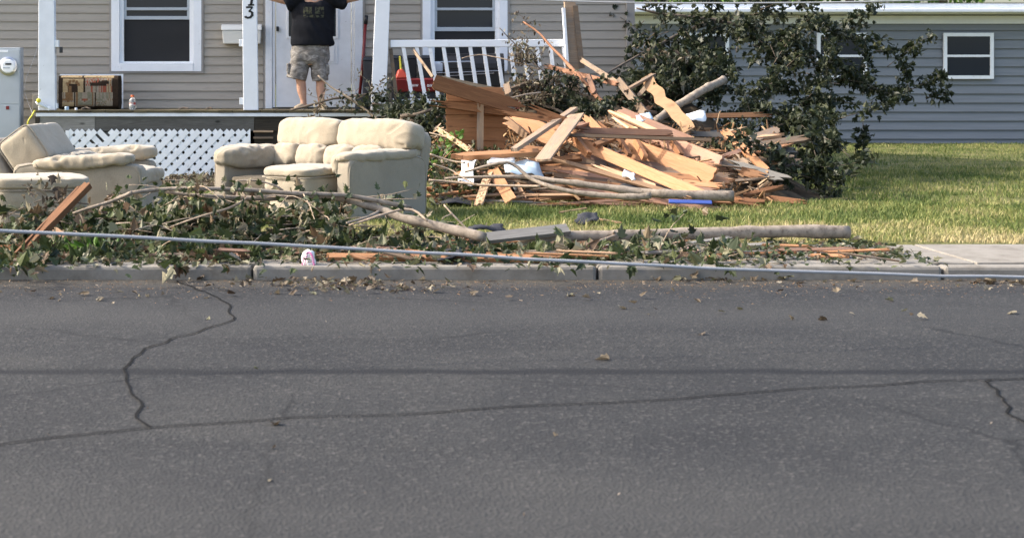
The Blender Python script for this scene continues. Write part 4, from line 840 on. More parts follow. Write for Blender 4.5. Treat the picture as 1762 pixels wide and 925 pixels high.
# ================================================================== lumber
def mound_y(py, dy=0):
    k = (py - HY) / FPX; return min(24.2, max(18.6, 7.24 / (.3125 + k))) - dy
def plank(name, label, p0, p1, wd, th, mat, nh=(-.45, -.75, .5), jag=(.06, .06), group=None, bend=0, cat='plank', parent=None, pointed=0):
    p0, p1 = V(p0), V(p1); xv = (p1 - p0); L = xv.length; xv.normalize(); zv = V(nh); zv = (zv - xv * zv.dot(xv)).normalized(); yv = zv.cross(xv)
    M_ = Matrix((( xv.x, yv.x, zv.x, p0.x), (xv.y, yv.y, zv.y, p0.y), (xv.z, yv.z, zv.z, p0.z), (0, 0, 0, 1)))
    nl, ns = 6, 4; vs = []
    je0 = [random.random() ** 1.6 * jag[0] * 1.5 for _ in range(nl + 1)]; je1 = [random.random() ** 1.6 * jag[1] * 1.5 for _ in range(nl + 1)]
    for side in (-1, 1):
        for s_ in range(ns + 1):
            for l in range(nl + 1):
                t = s_ / ns; y = (-.5 + l / nl) * wd; x = L * t
                if s_ == 0: x += je0[l]
                if s_ == ns:
                    x -= je1[l]
                    if pointed: x -= pointed * abs(y - wd * .3) 
                vs.append((x, y * (1 + .03 * math.sin(7 * t + wd * 50)), side * th / 2 + bend * math.sin(math.pi * t)))
    k = (ns + 1) * (nl + 1); g = lambda sd, s_, l: sd * k + s_ * (nl + 1) + l; fs = []
    for s_ in range(ns):
        for l in range(nl):
            fs.append((g(0, s_, l), g(0, s_, l + 1), g(0, s_ + 1, l + 1), g(0, s_ + 1, l))); fs.append((g(1, s_, l), g(1, s_ + 1, l), g(1, s_ + 1, l + 1), g(1, s_, l + 1)))
        fs.append((g(0, s_, 0), g(0, s_ + 1, 0), g(1, s_ + 1, 0), g(1, s_, 0))); fs.append((g(0, s_, nl), g(1, s_, nl), g(1, s_ + 1, nl), g(0, s_ + 1, nl)))
    for l in range(nl):
        fs.append((g(0, 0, l), g(1, 0, l), g(1, 0, l + 1), g(0, 0, l + 1))); fs.append((g(0, ns, l), g(0, ns, l + 1), g(1, ns, l + 1), g(1, ns, l)))
    o = mesh(name, vs, fs, MT[mat] if isinstance(mat, str) else mat, parent, M_)
    if parent is None: tag(o, label, cat, group)
    return o
def MP(px, py, dy=0): return P(px, py, mound_y(py, dy))
UP = (-.25, -.35, .9); FR = (-.55, -.8, .25); FT = (-.35, -.55, .75)
def wpx(n, py): return n * mound_y(py) / FPX
# sheathed wall fragment with its boards
sp = thing('wall_fragment', 'broken section of brown board sheathing standing beside the loveseat', 'wall section', P(815, 260, 20.6))
for x0, y0, x1, y1, wd in ((768, 161, 872, 164, 26), (766, 185, 874, 186, 24), (766, 208, 876, 208, 24), (766, 231, 876, 231, 23), (766, 252, 872, 252, 20)):
    plank('board', None, P(x0, y0, 20.62 + random.uniform(-.01, .01)), P(x1, y1, 20.62), wd * 20.6 / FPX * .985, .03, 'red_wood', (-.1, -1, .1), (.015, .06), parent=sp)
plank('board', None, P(722, 174, 20.52), P(905, 199, 20.5), .075, .035, 'red_wood', (-.1, -1, .3), (.3, .2), parent=sp)
plank('batten', None, P(827, 172, 20.52), P(826, 260, 20.45), .075, .04, 'tan', (-.1, -1, .1), (.12, .02), parent=sp)
# each traced board: name, label, ends, width px, thickness, wood, facing, raise
T = [
 ('beam', 'wide reddish beam sloping down from the railing over the brown wall section', 745, 141, 912, 191, 25, .045, 'red_wood', (-.2, -.9, .2), 20.35, (.03, .25)),
 ('beam', 'dark brown rail lying above the wide reddish beam behind it', 752, 132, 880, 160, 6, .05, 'darkwood', FR, .3, (.1, .1)),
 ('plank', 'reddish plank end continuing right below the wide beam', 905, 184, 985, 214, 15, .04, 'red_wood', FR, 20.4, (.3, .1)),
 ('plank', 'narrow dark red plank crossing the right end of the wall section', 848, 190, 950, 206, 9, .03, 'red_wood', FR, 20.3, (.2, .05)),
 ('plank', 'orange plank lying level below the standing wall section', 776, 270, 928, 262, 11, .06, 'fir', FT, .9, (.12, .02)),
 ('stud', 'pale stud leaning up right across the middle of the pile', 884, 258, 989, 187, 14, .04, 'tan', (-.5, -.8, .3), 1.3, (.02, .01)),
 ('plank', 'broad pale grey board with splintered lower end leaning up right', 932, 277, 992, 197, 30, .022, 'tan', (-.35, -.65, .7), 1.4, (.12, .02)),
 ('strand_board', 'narrow strand board strip leaning on the left of the wall section', 752, 221, 809, 259, 8, .02, 'osb', FR, .9, (.05, .02)),
 ('strand_board', 'strand board strip leaning down to the grass at the pile front', 841, 298, 823, 354, 17, .018, 'osb', (-.4, -.8, .4), .5, (.03, .04)),
 ('splinter', 'orange board pointing down at the grass beside the strand board', 846, 290, 880, 346, 20, .018, 'fir', (-.3, -.85, .4), .55, (.05, .02)),
 ('sheathing', 'sunlit orange sheathing triangle right of the brown wall section', 858, 196, 975, 246, 32, .025, 'fir', (-.6, -.6, .5), .5, (.2, .05)),
 ('plank', 'short pale plank standing against the sunlit sheathing', 862, 198, 908, 236, 12, .03, 'pale', (-.8, -.5, .2), .7, (.1, .02)),
 ('rafter', 'long sunlit rafter on edge sloping down to the right edge', 992, 244, 1215, 340, 19, .04, 'fir', (-.55, -.8, .35), .75, (.02, .02)),
 ('rafter', 'tall knotty sunlit rafter behind the long rafter at right', 1074, 248, 1230, 304, 28, .04, 'fir', (-.5, -.82, .3), .55, (.02, .02)),
 ('rafter', 'pinkish rafter face highest at the right edge of the pile', 1110, 230, 1240, 282, 26, .04, 'pinkw', (-.5, -.82, .3), .3, (.02, .02)),
 ('plank', 'rough pinkish plank lying level across the top right of the pile', 984, 225, 1160, 229, 11, .05, 'pinkw', FR, .9, (.15, .12)),
 ('lath', 'long straight tan lath lying level across the pile to the right edge', 962, 232, 1225, 241, 5.5, .035, 'tan', FR, 1.2, (.01, .01)),
 ('plank', 'wide pinkish plank sloping down right behind the level lath', 1062, 192, 1188, 245, 21, .035, 'pinkw', (-.4, -.6, .7), .4, (.05, .05)),
 ('splinter', 'long pale splinter on the wide pinkish plank', 1048, 190, 1150, 236, 9, .03, 'pale', FT, .7, (.25, .15)),
 ('stud', 'short tan stud standing up left in the dark leaves', 1064, 138, 1112, 198, 13, .04, 'tan', (-.6, -.75, .2), .3, (.01, .05)),
 ('plank', 'pale grey plank stub pointing up right to the wavy strip', 1072, 158, 1126, 128, 7, .03, 'tan', FR, .4, (.05, .03)),
 ('plank', 'tan plank sloping from the broken post into the leaves', 1000, 103, 1066, 145, 8, .04, 'tan', FR, .1, (.03, .05)),
 ('plank', 'brown plank end poking out of the leaves before the broken post', 936, 113, 1066, 146, 8, .04, 'bare', FR, .25, (.12, .05)),
 ('plank', 'short reddish plank upright in the leaves right of the long pole', 1012, 130, 1024, 160, 9, .03, 'pinkw', FR, .4, (.03, .03)),
 ('plank', 'small tan block end standing on the dark rail before the railing', 872, 146, 876, 164, 11, .05, 'tan', (-.2, -.95, .1), .5, (.03, .02)),
 ('plank', 'pale plank slanting up right behind the block on the dark rail', 845, 166, 915, 140, 5, .04, 'tan', FR, .2, (.02, .02)),
 ('splinter', 'pale splinter line along the foot of the long rafter', 948, 272, 1195, 344, 8, .03, 'pale', FT, .8, (.3, .3)),
 ('splinter', 'short whitish splinter above the pale splinter line', 1018, 283, 1130, 322, 9, .03, 'pale', FT, .75, (.3, .25)),
 ('plank', 'orange plank with pale edge under the broad grey board', 876, 252, 960, 262, 9, .05, 'fir', FT, .7, (.1, .1)),
 ('plank', 'orange plank sunlit low in the middle of the pile', 880, 282, 1000, 272, 12, .04, 'fir', FT, .55, (.1, .05)),
 ('plank', 'level brown plank resting on branches at the pile front left', 736, 327, 806, 314, 8, .04, 'red_wood', FT, .1, (.05, .1)),
 ('lath', 'thin brown lath below the brown plank at the pile front left', 734, 337, 826, 327, 4.5, .03, 'fir', FT, .15, (.02, .1)),
 ('lath', 'pale lath lying on dark shingles at the pile front', 884, 346, 1010, 337, 5, .03, 'fir', FT, .2, (.1, .1)),
 ('plank', 'dark weathered plank lying along the grass edge at the pile front', 850, 357, 1080, 350, 7, .04, 'greywood', UP, .15, (.25, .05)),
 ('plank', 'pinkish plank lying along the grass edge at the pile front', 922, 354, 1085, 347, 6, .03, 'pinkw', FT, .25, (.2, .05)),
 ('lath', 'thin straw coloured lath lying in the grass at the pile front', 1010, 357, 1172, 364, 2.6, .02, 'pale', UP, -.15, (.05, .05)),
 ('lath', 'thin pale lath in the grass nearest the pile front middle', 946, 358, 1010, 357, 2.6, .02, 'pale', UP, -.05, (.05, .05)),
 ('plank', 'pale strip lying above the dark shingles right of the white jug', 1005, 339, 1085, 346, 5, .03, 'fir', FT, .3, (.1, .1)),
 ('joist', 'reddish joist stub between the two sunlit rafters', 1092, 240, 1110, 272, 11, .05, 'red_wood', (-.8, -.6, .1), .75, (.02, .02)),
 ('joist', 'reddish joist stub crossing behind the tall knotty rafter', 1156, 243, 1172, 268, 10, .05, 'red_wood', (-.8, -.6, .1), .45, (.02, .02)),
 ('joist', 'dark joist stub left of the long sunlit rafter', 988, 236, 1014, 268, 12, .05, 'red_wood', (-.8, -.6, .1), .9, (.02, .02)),
 ('joist', 'slim reddish joist right of the pale brace under the lath', 1066, 238, 1084, 268, 6, .05, 'red_wood', (-.8, -.6, .1), .8, (.02, .02)),
 ('brace', 'short pale brace slanting up right under the level lath', 1022, 250, 1058, 238, 9, .04, 'fir', FR, 1.0, (.02, .02)),
]
for nm, lb, x0, y0, x1, y1, wd, th, mt, nh, dy, jg in T:
    a, b = (P(x0, y0, dy), P(x1, y1, dy)) if dy > 10 else (MP(x0, y0, dy), MP(x1, y1, dy)); plank(nm, lb, a, b, wd * a.y / FPX, th, mt, nh, jg, cat=nm.replace('_', ' '))
# deck of boards the rafters stand on
dk = thing('roof_deck_section', 'collapsed roof section of flat orange boards lying under the rafters', 'roof section', MP(1060, 310))
for i in range(10):
    y = 266 + i * 7.0; plank('board', None, MP(930 + abs(i - 4) * 9 + random.uniform(-14, 14), y - 6, .35), MP(1245 + random.uniform(-20, 30), y + 22 + i * 1.5, .35), .115, .022, ('fir', 'pinkw', 'brownw', 'fir')[i % 4], (-.15, -.4, .9), (.2, .1), parent=dk)
# radiating splinters at the break
for i in range(9):
    a = MP(1052 + i * 2, 200 + i * 2.2, .6); b = MP(1082 + i * 6 + random.uniform(-6, 6), 222 + i * 1.6 + random.uniform(-5, 5), .75)
    plank('splinter', 'sharp split sliver fanning out from the broken pinkish plank', a, b, .025, .015, ('pale', 'pinkw', 'fir')[i % 3], FR, (.08, .08), 'slivers fanning from the break', cat='splinter')
# loose boards filling the pile
WN = {'fir': 'orange', 'pinkw': 'pinkish', 'red_wood': 'reddish brown', 'tan': 'tan', 'pale': 'pale', 'brownw': 'dark brown', 'greywood': 'grey'}
def zone(px, tbl): return next(t for lim, t in tbl if px < lim)
ZP = [(860, 'below the brown wall section'), (925, 'under the leaning pale stud'), (990, 'under the broad grey board'), (1060, 'at the top of the long rafter'), (1130, 'between the sunlit rafters'), (1210, 'by the blue tray'), (1290, 'beyond the sunlit rafters'), (9999, 'at its far right end')]
for i in range(150):
    px = random.uniform(770, 1310); py = random.uniform(190, 346); dy = random.uniform(-.15, .3); ln = random.uniform(18, 110); an = random.gauss(.2, .4); wd = random.choice([.02, .03, .04, .06, .09, .12])
    if px < 900 and 150 < py < 266 or (px > 1210 and py < 215 + (px - 1210) * .25): continue
    if px < 900 and py < 300 and wd > .05: wd = .03
    if px > 1200 and wd < .05: wd = random.uniform(.05, .14); ln += 40
    a = MP(px, py, dy); b = MP(px + ln * math.cos(an), min(352, py + ln * math.sin(an)), dy); mt = random.choice(['fir', 'fir', 'pinkw', 'red_wood', 'tan', 'pale', 'brownw', 'brownw', 'greywood'])
    plank('plank', '%s %s board %s pile %s' % (('long' if ln > 60 else 'short'), WN[mt] + (' narrow' if wd < .05 else ''), 'high in the' if py < 270 else 'low in the', zone(px, ZP)), a, b, wd, random.choice([.018, .03, .035]), mt, random.choice([UP, FR, FT]), (.16, .16), 'loose boards in the lumber pile')
for i in range(46):       # long thin laths lying nearly level over the heap
    px = random.uniform(745, 1190); py = random.uniform(262, 352) if px > 880 else random.uniform(296, 352); ln = random.uniform(60, 170); an = random.gauss(.04, .13); wd = random.uniform(.012, .04); mt = random.choice(['fir', 'pinkw', 'tan', 'pale', 'brownw', 'greywood', 'red_wood'])
    a = MP(px, py, .3); b = MP(px + ln, min(354, py + ln * an), .3)
    plank('lath', '%s %s level lath %s the pile %s' % ('very thin' if wd < .022 else 'thin', WN[mt], 'high in' if py < 300 else 'low in', zone(px, ZP)), a, b, wd, .014, mt, FT, (.3, .3), 'thin laths in the lumber pile', cat='lath')
# rubble mound under it all
nx_, ny_ = 70, 40; vs = []; fs = []
for j in range(ny_ + 1):
    for i in range(nx_ + 1):
        x = .95 + 4.7 * i / nx_; y = 18.9 + 5.0 * j / ny_; e = min(1, max(0, (x - .9) / .9)) * min(1, max(0, (5.7 - x) / 1.4)) * min(1, (24.0 - y) / .5 + .15)
        h = max(0, (.27 if x > 2.2 else .15) * (y - 19.0)) * e + .16 * noise.noise(V((x * 2.3, y * 2.3, 0))) * e - .09; vs.append((x, y, h))
for j in range(ny_):
    for i in range(nx_):
        a = j * (nx_ + 1) + i; fs.append((a, a + 1, a + nx_ + 2, a + nx_ + 1))
rubm = mesh('rubble', vs, fs, MT['soil'], smooth=True); tag(rubm, 'dark mound of splinters and dirt under the lumber pile', 'rubble', kind='stuff')
def moundpts(n, x0, x1, y0, y1, lift=.02):
    out = []
    for _ in range(n):
        p = MP(random.uniform(x0, x1), random.uniform(y0, y1), random.uniform(-.25, .25)); out.append((p.x, p.y, p.z + random.uniform(-.05, lift)))
    return out
tag(scatter('wood_chips', moundpts(1500, 745, 1330, 215, 356), .14, MT['chips'], None, CHIP, .4), 'small wood chips and slivers strewn over the lumber pile', 'wood chips')
tag(scatter('leaf_litter', moundpts(700, 740, 860, 250, 345, .08), .07, MT['leaf']), 'wilted leaves strewn at the left foot of the lumber pile', 'leaves')
# wavy tan strip
ws = []; path = wiggle([MP(1112, 132, .3), MP(1124, 152, .35), MP(1133, 160, .4), MP(1138, 172, .4), MP(1160, 190, .45), MP(1186, 222, .5)], 20, .0)
wvs = []; 
for i, p in enumerate(path):
    off = V((.07, .03, .035)); wv = V((0, -.035 * math.sin(i * 1.1), .012 * math.cos(i * 1.1)))
    wvs += [p - off + wv, p + off + wv, p + off + wv + V((0, .006, -.004)), p - off + wv + V((0, .006, -.004))]
wf = []
for i in range(len(path) - 1):
    for k in range(4): wf.append((i * 4 + k, i * 4 + (k + 1) % 4, (i + 1) * 4 + (k + 1) % 4, (i + 1) * 4 + k))
tag(mesh('wavy_strip', wvs, wf, MT['cardboard'], smooth=False), 'wavy torn tan strip of sheet hanging in the pile at right', 'sheet')
# sheets and small rubbish
def sheet(name, label, cat, corners, mat, th=.012, sag=.0, group=None, n=6):
    a, b, c, d = [V(q) for q in corners]; nn = (b - a).cross(d - a).normalized(); vs = []
    sd = random.random() * 40
    for s_ in (0, 1):
        for j in range(n + 1):
            for i in range(n + 1):
                u, v_ = i / n, j / n; p = a.lerp(b, u).lerp(d.lerp(c, u), v_); p = p + nn * (noise.noise(V((u * 2 + sd, v_ * 2, sd))) * sag - s_ * th); vs.append(p + V((noise.noise(V((u * 5, v_ * 5, sd))) * .02, 0, 0)))
    k = (n + 1) ** 2; g = lambda s_, i, j: s_ * k + j * (n + 1) + i; fs = []
    for j in range(n):
        for i in range(n): fs.append((g(0, i, j), g(0, i + 1, j), g(0, i + 1, j + 1), g(0, i, j + 1))); fs.append((g(1, i, j), g(1, i, j + 1), g(1, i + 1, j + 1), g(1, i + 1, j)))
        fs.append((g(0, 0, j), g(0, 0, j + 1), g(1, 0, j + 1), g(1, 0, j))); fs.append((g(0, n, j), g(1, n, j), g(1, n, j + 1), g(0, n, j + 1)))
    for i in range(n): fs.append((g(0, i, 0), g(1, i, 0), g(1, i + 1, 0), g(0, i + 1, 0))); fs.append((g(0, i, n), g(0, i + 1, n), g(1, i + 1, n), g(1, i, n)))
    return tag(mesh(name, vs, fs, MT[mat], smooth=True), label, cat, group)
def G(px, py): Y = CH * FPX / (py - HY); return P(px, py, Y)          # a point on the lawn
def lift(p, z): return V((p.x, p.y, p.z + z))
for i, (lb, x0, y0, x1, y1) in enumerate((('dark shingle sheet on the grass at the left foot of the pile', 742, 342, 830, 358), ('dark shingle sheet under the orange pointed board', 838, 332, 930, 352), ('curling dark shingle sheet at the right foot of the pile', 1085, 342, 1215, 354), ('torn black shingle flap on the grass before the pile', 988, 384, 1032, 391))):
    sheet('shingle', lb, 'shingle', [lift(G(x0, y1), .05), lift(G(x1, y1 - 1), .05), lift(G(x1 - 6, y0), .10), lift(G(x0 + 8, y0), .09)], 'shingle', .01, .05)
sheet('shingle', 'torn black shingle patch on the orange boards at right', 'shingle', [MP(1056, 323, .7), MP(1108, 321, .7), MP(1112, 314, .7), MP(1080, 313, .7)], 'shingle', .012, .03)
sheet('plastic_sheet', 'crumpled white plastic sheet at the pile front left', 'plastic', [MP(788, 311, .6), MP(812, 308, .7), MP(822, 276, .55), MP(794, 278, .5)], 'foam', .01, .09)
sheet('foam_board', 'white foam board piece under the level orange plank', 'foam', [MP(838, 278, .85), MP(886, 277, .85), MP(884, 269, .8), MP(846, 270, .8)], 'foam', .03, .04)
sheet('plastic_sheet', 'pale grey plastic film sagging in the pile middle', 'plastic', [MP(868, 302, .6), MP(938, 304, .6), MP(926, 284, .55), MP(866, 282, .55)], 'paleblue', .006, .12)
sheet('siding_scrap', 'pale blue panel scrap below the grey limb at right', 'panel', [MP(1096, 208, .5), MP(1124, 205, .5), MP(1118, 193, .5), MP(1094, 197, .5)], 'paleblue', .01, .03)
sheet('siding_scrap', 'white panel scrap at the right edge by the wavy strip', 'panel', [MP(1178, 212, .4), MP(1215, 206, .4), MP(1214, 190, .4), MP(1180, 196, .4)], 'foam', .01, .05)
sheet('roof_vent', 'white lid shaped scrap on the pale splinters', 'lid', [MP(1070, 302, .95), MP(1092, 306, .95), MP(1090, 296, .95), MP(1074, 293, .95)], 'foam', .02, .03)
bl = thing('blue_tray', 'blue plastic tray lying on dark shingles at the right edge', 'tray', G(1180, 350))
MB().bar(P(1151, 346, 18.3), P(1225, 348, 18.3), .05, .02, (0, -.5, .85)).build('base', MT['blue'], bl, bevel=.006); MB().bar(P(1151, 348.5, 18.27), P(1225, 350.5, 18.27), .015, .015, (0, -.5, .85)).build('rim', MT['blue'], bl, bevel=.004)
jg = thing('white_jug', 'small white jug in the shadow at the pile front middle', 'jug', G(887, 338)); c0 = lift(G(888, 344), .14)
MB().lathe([(.03, -.06), (.055, -.05), (.06, .0), (.045, .04), (.018, .06), (.018, .075)], 16, c0).build('body', MT['foam'], jg, smooth=True); MB().lathe([(.02, .075), (.02, .09)], 12, c0).build('cap', MT['paleblue'], jg)
# ================================================================== fallen branches
def FP(px, py, Y): return P(px, py, Y)
def cloud(path, n, sx, sy, sz, zmin=.02):
    out = []
    for _ in range(n):
        p = path[random.randrange(len(path))]; out.append((p.x + random.gauss(0, sx), p.y + random.gauss(0, sy), max(zmin, p.z + random.gauss(0, sz))))
    return out
# --- the long limb lying across the foreground
fb = thing('fallen_limb', 'long grey fallen limb lying across the foreground before the loveseat', 'branch', FP(640, 400, 14.20))
_, q1 = limb('limb', [FP(834, 409, 13.70), FP(790, 398, 13.80), FP(740, 386, 13.90), FP(690, 374, 14.00), FP(650, 358, 14.10), FP(585, 341, 14.10), FP(530, 337, 14.10), FP(470, 340, 14.00), FP(420, 341, 14.00), FP(350, 337, 13.90), FP(282, 330, 13.90)], .040, .012, MT['bark'], fb, 34, .006, 10)
_, q2 = limb('side_limb', [FP(708, 357.5, 14.15), FP(655, 347, 14.10), FP(600, 337, 14.05), FP(560, 334, 14.00), FP(500, 332, 13.95), FP(440, 328, 13.90), FP(340, 324, 13.80), FP(280, 326, 13.80), FP(228, 331, 13.70)], .019, .015, MT['bark'], fb, 30, .006, 9)
limb('side_limb', [FP(228, 331, 13.70), FP(188, 347, 13.75), FP(126, 367, 13.75)], .016, .010, MT['bark'], fb, 12, .006, 8)
limb('twig', [FP(655, 362, 14.10), FP(638, 371, 13.90), FP(597, 384, 13.70)], .014, .008, MT['bark'], fb, 8, .004, 7)
limb('twig', [FP(600, 388, 13.75), FP(650, 372, 13.80), FP(690, 361, 13.90), FP(715, 363, 13.90), FP(735, 380, 13.80)], .008, .010, MT['twig'], fb, 12, .004, 7)
limb('twig', [FP(425, 340, 13.95), FP(395, 358, 13.80), FP(335, 375, 13.70), FP(290, 392, 13.75)], .011, .005, MT['twig'], fb, 10, .006, 6)
limb('twig', [FP(405, 311, 14.00), FP(440, 311, 14.00), FP(470, 318, 14.00), FP(487, 328, 14.00)], .006, .008, MT['bark'], fb, 10, .003, 6); limb('twig', [FP(408, 318, 14.00), FP(424, 340, 13.95)], .006, .006, MT['twig'], fb, 4, .003, 6)
limb('twig', [FP(655, 348, 14.10), FP(660, 358, 15.38)], .011, .012, MT['bark'], fb, 4, .002, 7)
tp = twigs(fb, q1[12:] + q2[10:], 14, .5, .006, MT['twig'], 1, .2)
lf = cloud(q1[14:] + q2[8:] + tp, 190, .10, .12, .06); scatter('foliage', lf, .062, MT['leaf'], fb)
# --- lower limb
lb2 = thing('fallen_limb', 'thinner grey limb lying low under the long fallen limb', 'branch', FP(720, 420, 14.6))
_, q3 = limb('limb', [FP(835, 407, 14.7), FP(800, 412, 14.65), FP(748, 420, 14.6), FP(700, 420, 14.6), FP(640, 411, 14.6), FP(575, 408, 14.6), FP(520, 403, 14.6), FP(440, 404, 14.6), FP(380, 406, 14.6)], .021, .009, MT['bark'], lb2, 26, .006, 9)
limb('twig', [FP(525, 412, 14.5), FP(475, 420, 14.4), FP(560, 398, 14.55)], .007, .005, MT['twig'], lb2, 8, .004, 6); twigs(lb2, q3, 8, .4, .006, MT['twig'], 1, .3)
scatter('foliage', cloud(q3, 170, .10, .14, .04), .06, MT['leaf'], lb2)
# --- bare forked twig
tw = thing('bare_twig', 'bare pale forked twig standing up in front of the grass', 'twig', FP(805, 432, 14.3))
limb('stem', [FP(764, 352, 14.6), FP(780, 370, 14.55), FP(806, 396, 14.5), FP(836, 424, 14.4), FP(848, 436, 14.35)], .007, .009, MT['twig'], tw, 14, .004, 7); limb('twig', [FP(778, 368, 14.55), FP(762, 375, 14.5), FP(759, 386, 14.5)], .005, .004, MT['twig'], tw, 6, .003, 6)
# --- trunk at right
tr = thing('fallen_log', 'thick smooth grey log lying along the lawn edge at right', 'log', FP(1060, 412, 14.30))
_, q4 = limb('trunk', [FP(892, 414, 14.15), FP(940, 410, 14.20), FP(985, 406, 14.25), FP(1060, 406, 14.30), FP(1130, 403, 14.35), FP(1205, 402, 14.40), FP(1330, 398, 14.50), FP(1460, 399, 14.60)], .042, .052, MT['bark'], tr, 26, .006, 12)
limb('twig', [FP(1134, 407, 14.30), FP(1122, 425, 13.90), FP(1112, 438, 13.60), FP(1106, 448, 13.50)], .014, .009, MT['bark'], tr, 8, .004, 7)
limb('twig', [FP(1062, 403, 14.25), FP(1020, 418, 14.00), FP(975, 426, 13.80), FP(940, 434, 13.70)], .010, .006, MT['twig'], tr, 10, .004, 6); limb('stub', [FP(1058, 404, 14.30), FP(1056, 398, 14.20)], .018, .010, MT['bark'], tr, 3, .002, 7)
# --- grey board across
plank('grey_board', 'weathered grey board lying over the end of the long limb', FP(806, 413, 13.9), FP(978, 394, 14.2), .095, .035, 'greywood', (-.15, -.65, .75), (.06, .01), cat='board')
sheet('tar_paper', 'black tar paper flap behind the weathered grey board', 'tar paper', [FP(800, 398, 14.2), FP(870, 394, 14.3), FP(866, 386, 14.5), FP(815, 387, 14.4)], 'shingle', .01, .06)
# --- leafy boughs of the foreground, one by one
BG = [('leafy bough heaped below the ottoman at the left edge', -20, 415, 110, 400, 14.2, 520, 'leaf'), ('leafy bough with drooping leaves before the armchair', 110, 380, 290, 385, 14.6, 760, 'leaf'),
      ('leafy bough in front of the grass gap between chair and loveseat', 250, 392, 420, 372, 14.6, 760, 'leaf'), ('leafy bough before the left arm of the loveseat', 380, 380, 560, 372, 14.7, 640, 'leaf'),
      ('leafy bough lowest at the cable left of the pink cloth', 330, 425, 520, 420, 13.9, 520, 'leaf'), ('leafy bough lying below the loveseat corner', 540, 414, 720, 410, 14.2, 199, 'leaf'),
      ('leafy bough along the bottom left over the boards', 90, 430, 330, 428, 13.8, 720, 'leaf'), ('leafy bough under the weathered grey board', 730, 441, 930, 441, 13.45, 199, 'leaf'),
      ('leafy bough before the thick log at right', 900, 437, 1090, 438, 13.5, 199, 'leaf'), ('leafy bough along the bottom edge left of the grey shingle scrap', 560, 442, 740, 440, 13.4, 199, 'leaf'), ('leafy bough along the bottom edge under the weathered grey board', 760, 451, 960, 450, 13.25, 199, 'leaf'), ('leafy bough along the bottom edge before the thick log', 980, 450, 1210, 447, 13.25, 300, 'leaf'),
      ('leafy bough along the bottom edge below the armchair', 120, 450, 330, 446, 13.3, 420, 'leaf'), ('leafy bough along the bottom edge beside the striped cloth', 340, 452, 510, 448, 13.3, 360, 'leaf'), ('leafy bough spilling over the kerb below the ottoman', -20, 456, 130, 452, 13.1, 320, 'leaf'),
      ('small green sprig before the log near the right edge', 1120, 425, 1185, 426, 13.9, 120, 'dark')]
for lb_, x0, y0, x1, y1, Y, n, mt in BG:
    b_ = thing('leafy_bough', lb_, 'bough', FP((x0 + x1) / 2, 440, Y)); 
    _, q = limb('limb', [FP(x0, y0, Y), FP(x0 * .6 + x1 * .4, y0 - 6, Y + .1), FP(x1, y1, Y + .05)], .009, .005, MT['bark'], b_, 14, .015, 7)
    tp = twigs(b_, q, 13 if n > 200 else 4, .62 if n > 200 else .2, .0058, MT['twig'], 1.2, .14)
    scatter('foliage', cloud(q + tp, int(n * .85), .08, .16, .035, .012), .078, MT[mt], b_, jit=.6)
for (lb_, pts) in (('thin dark twig with withered leaves arching before the ottoman', [(152, 352), (120, 345), (85, 328), (64, 330)]), ('thin bare twig slanting up at the left edge of the heap', [(0, 390), (35, 378), (70, 376), (110, 383)])):
    b_ = thing('withered_twig', lb_, 'twig', FP(pts[0][0], 420, 14.3)); _, q = limb('stem', [FP(a, c, 14.5) for a, c in pts], .007, .003, MT['darkbark'], b_, 12, .006, 6); twigs(b_, q, 4, .18, .003, MT['darkbark'], .5, .6)
    scatter('foliage', cloud(q[5:], 26, .05, .05, .06), .07, MT['dry'], b_)
b_ = thing('withered_sprig', 'dry hanging leaf cluster before the ottoman', 'sprig', FP(70, 420, 14.4)); _, q = limb('stem', [FP(110, 345, 14.4), FP(85, 352, 14.4), FP(62, 362, 14.4)], .005, .003, MT['darkbark'], b_, 8, .004, 6); scatter('foliage', cloud(q, 26, .05, .04, .05), .085, MT['dry'], b_, OVAL)
sp_ = thing('pale_sprig', 'pale feathery sprig of leaves before the ottoman side', 'sprig', FP(48, 420, 14.4)); _, q = limb('stem', [FP(60, 345, 14.4), FP(52, 332, 14.4), FP(48, 322, 14.4)], .004, .002, MT['twig'], sp_, 8, .003, 6); scatter('foliage', cloud(q[4:], 30, .02, .02, .03), .03, MT['dry'], sp_, OVAL)
tag(scatter('leaf_litter', [(-3.4 + 7.6 * random.random() ** 1.35, random.gauss(13.8, .5), random.uniform(.008, .05)) for _ in range(4400)], .058, MT['leaf'], None, LOBED, .75), 'fallen leaves carpeting the lawn edge and sidewalk', 'leaves')
gut = []
for _ in range(46):          # drifts, not an even sprinkle
    cx_, cy_ = random.uniform(-3, 9), 12.9 - abs(random.gauss(0, .9)) ** 1.3; m_ = random.randrange(4, 46) if cy_ > 12.2 else random.randrange(1, 9)
    gut += [(cx_ + random.gauss(0, .3), min(12.86, cy_ + random.gauss(0, .12)), -.095 + random.uniform(0, .02)) for _ in range(m_)]
gut += [(random.uniform(-3, 8), random.uniform(6, 12), -.10) for _ in range(40)]
tag(scatter('leaf_litter', gut, .05, MT['dry'], None, LOBED, .7, jit=.6), 'dry leaves drifted on the street along the kerb', 'leaves')
tag(scatter('grit', [(random.uniform(-4, 9), 12.88 - abs(random.gauss(0, .45)), -.100) for _ in range(5000)] + [(random.uniform(-4, 9), random.uniform(5, 12.8), -.112 + .003 * 0) for _ in range(2500)], .014, MT['chips'], None, CHIP, .8, jit=.7), 'fine wood grit and dirt strewn over the street by the kerb', 'grit')
tag(scatter('leaf_litter', [(random.uniform(X(270, 22), X(370, 22)), random.uniform(21.5, 23.9), random.uniform(.01, .09)) for _ in range(900)], .06, MT['dry'], None, LOBED, .4), 'dry brown leaf litter along the foot of the lattice', 'leaves')
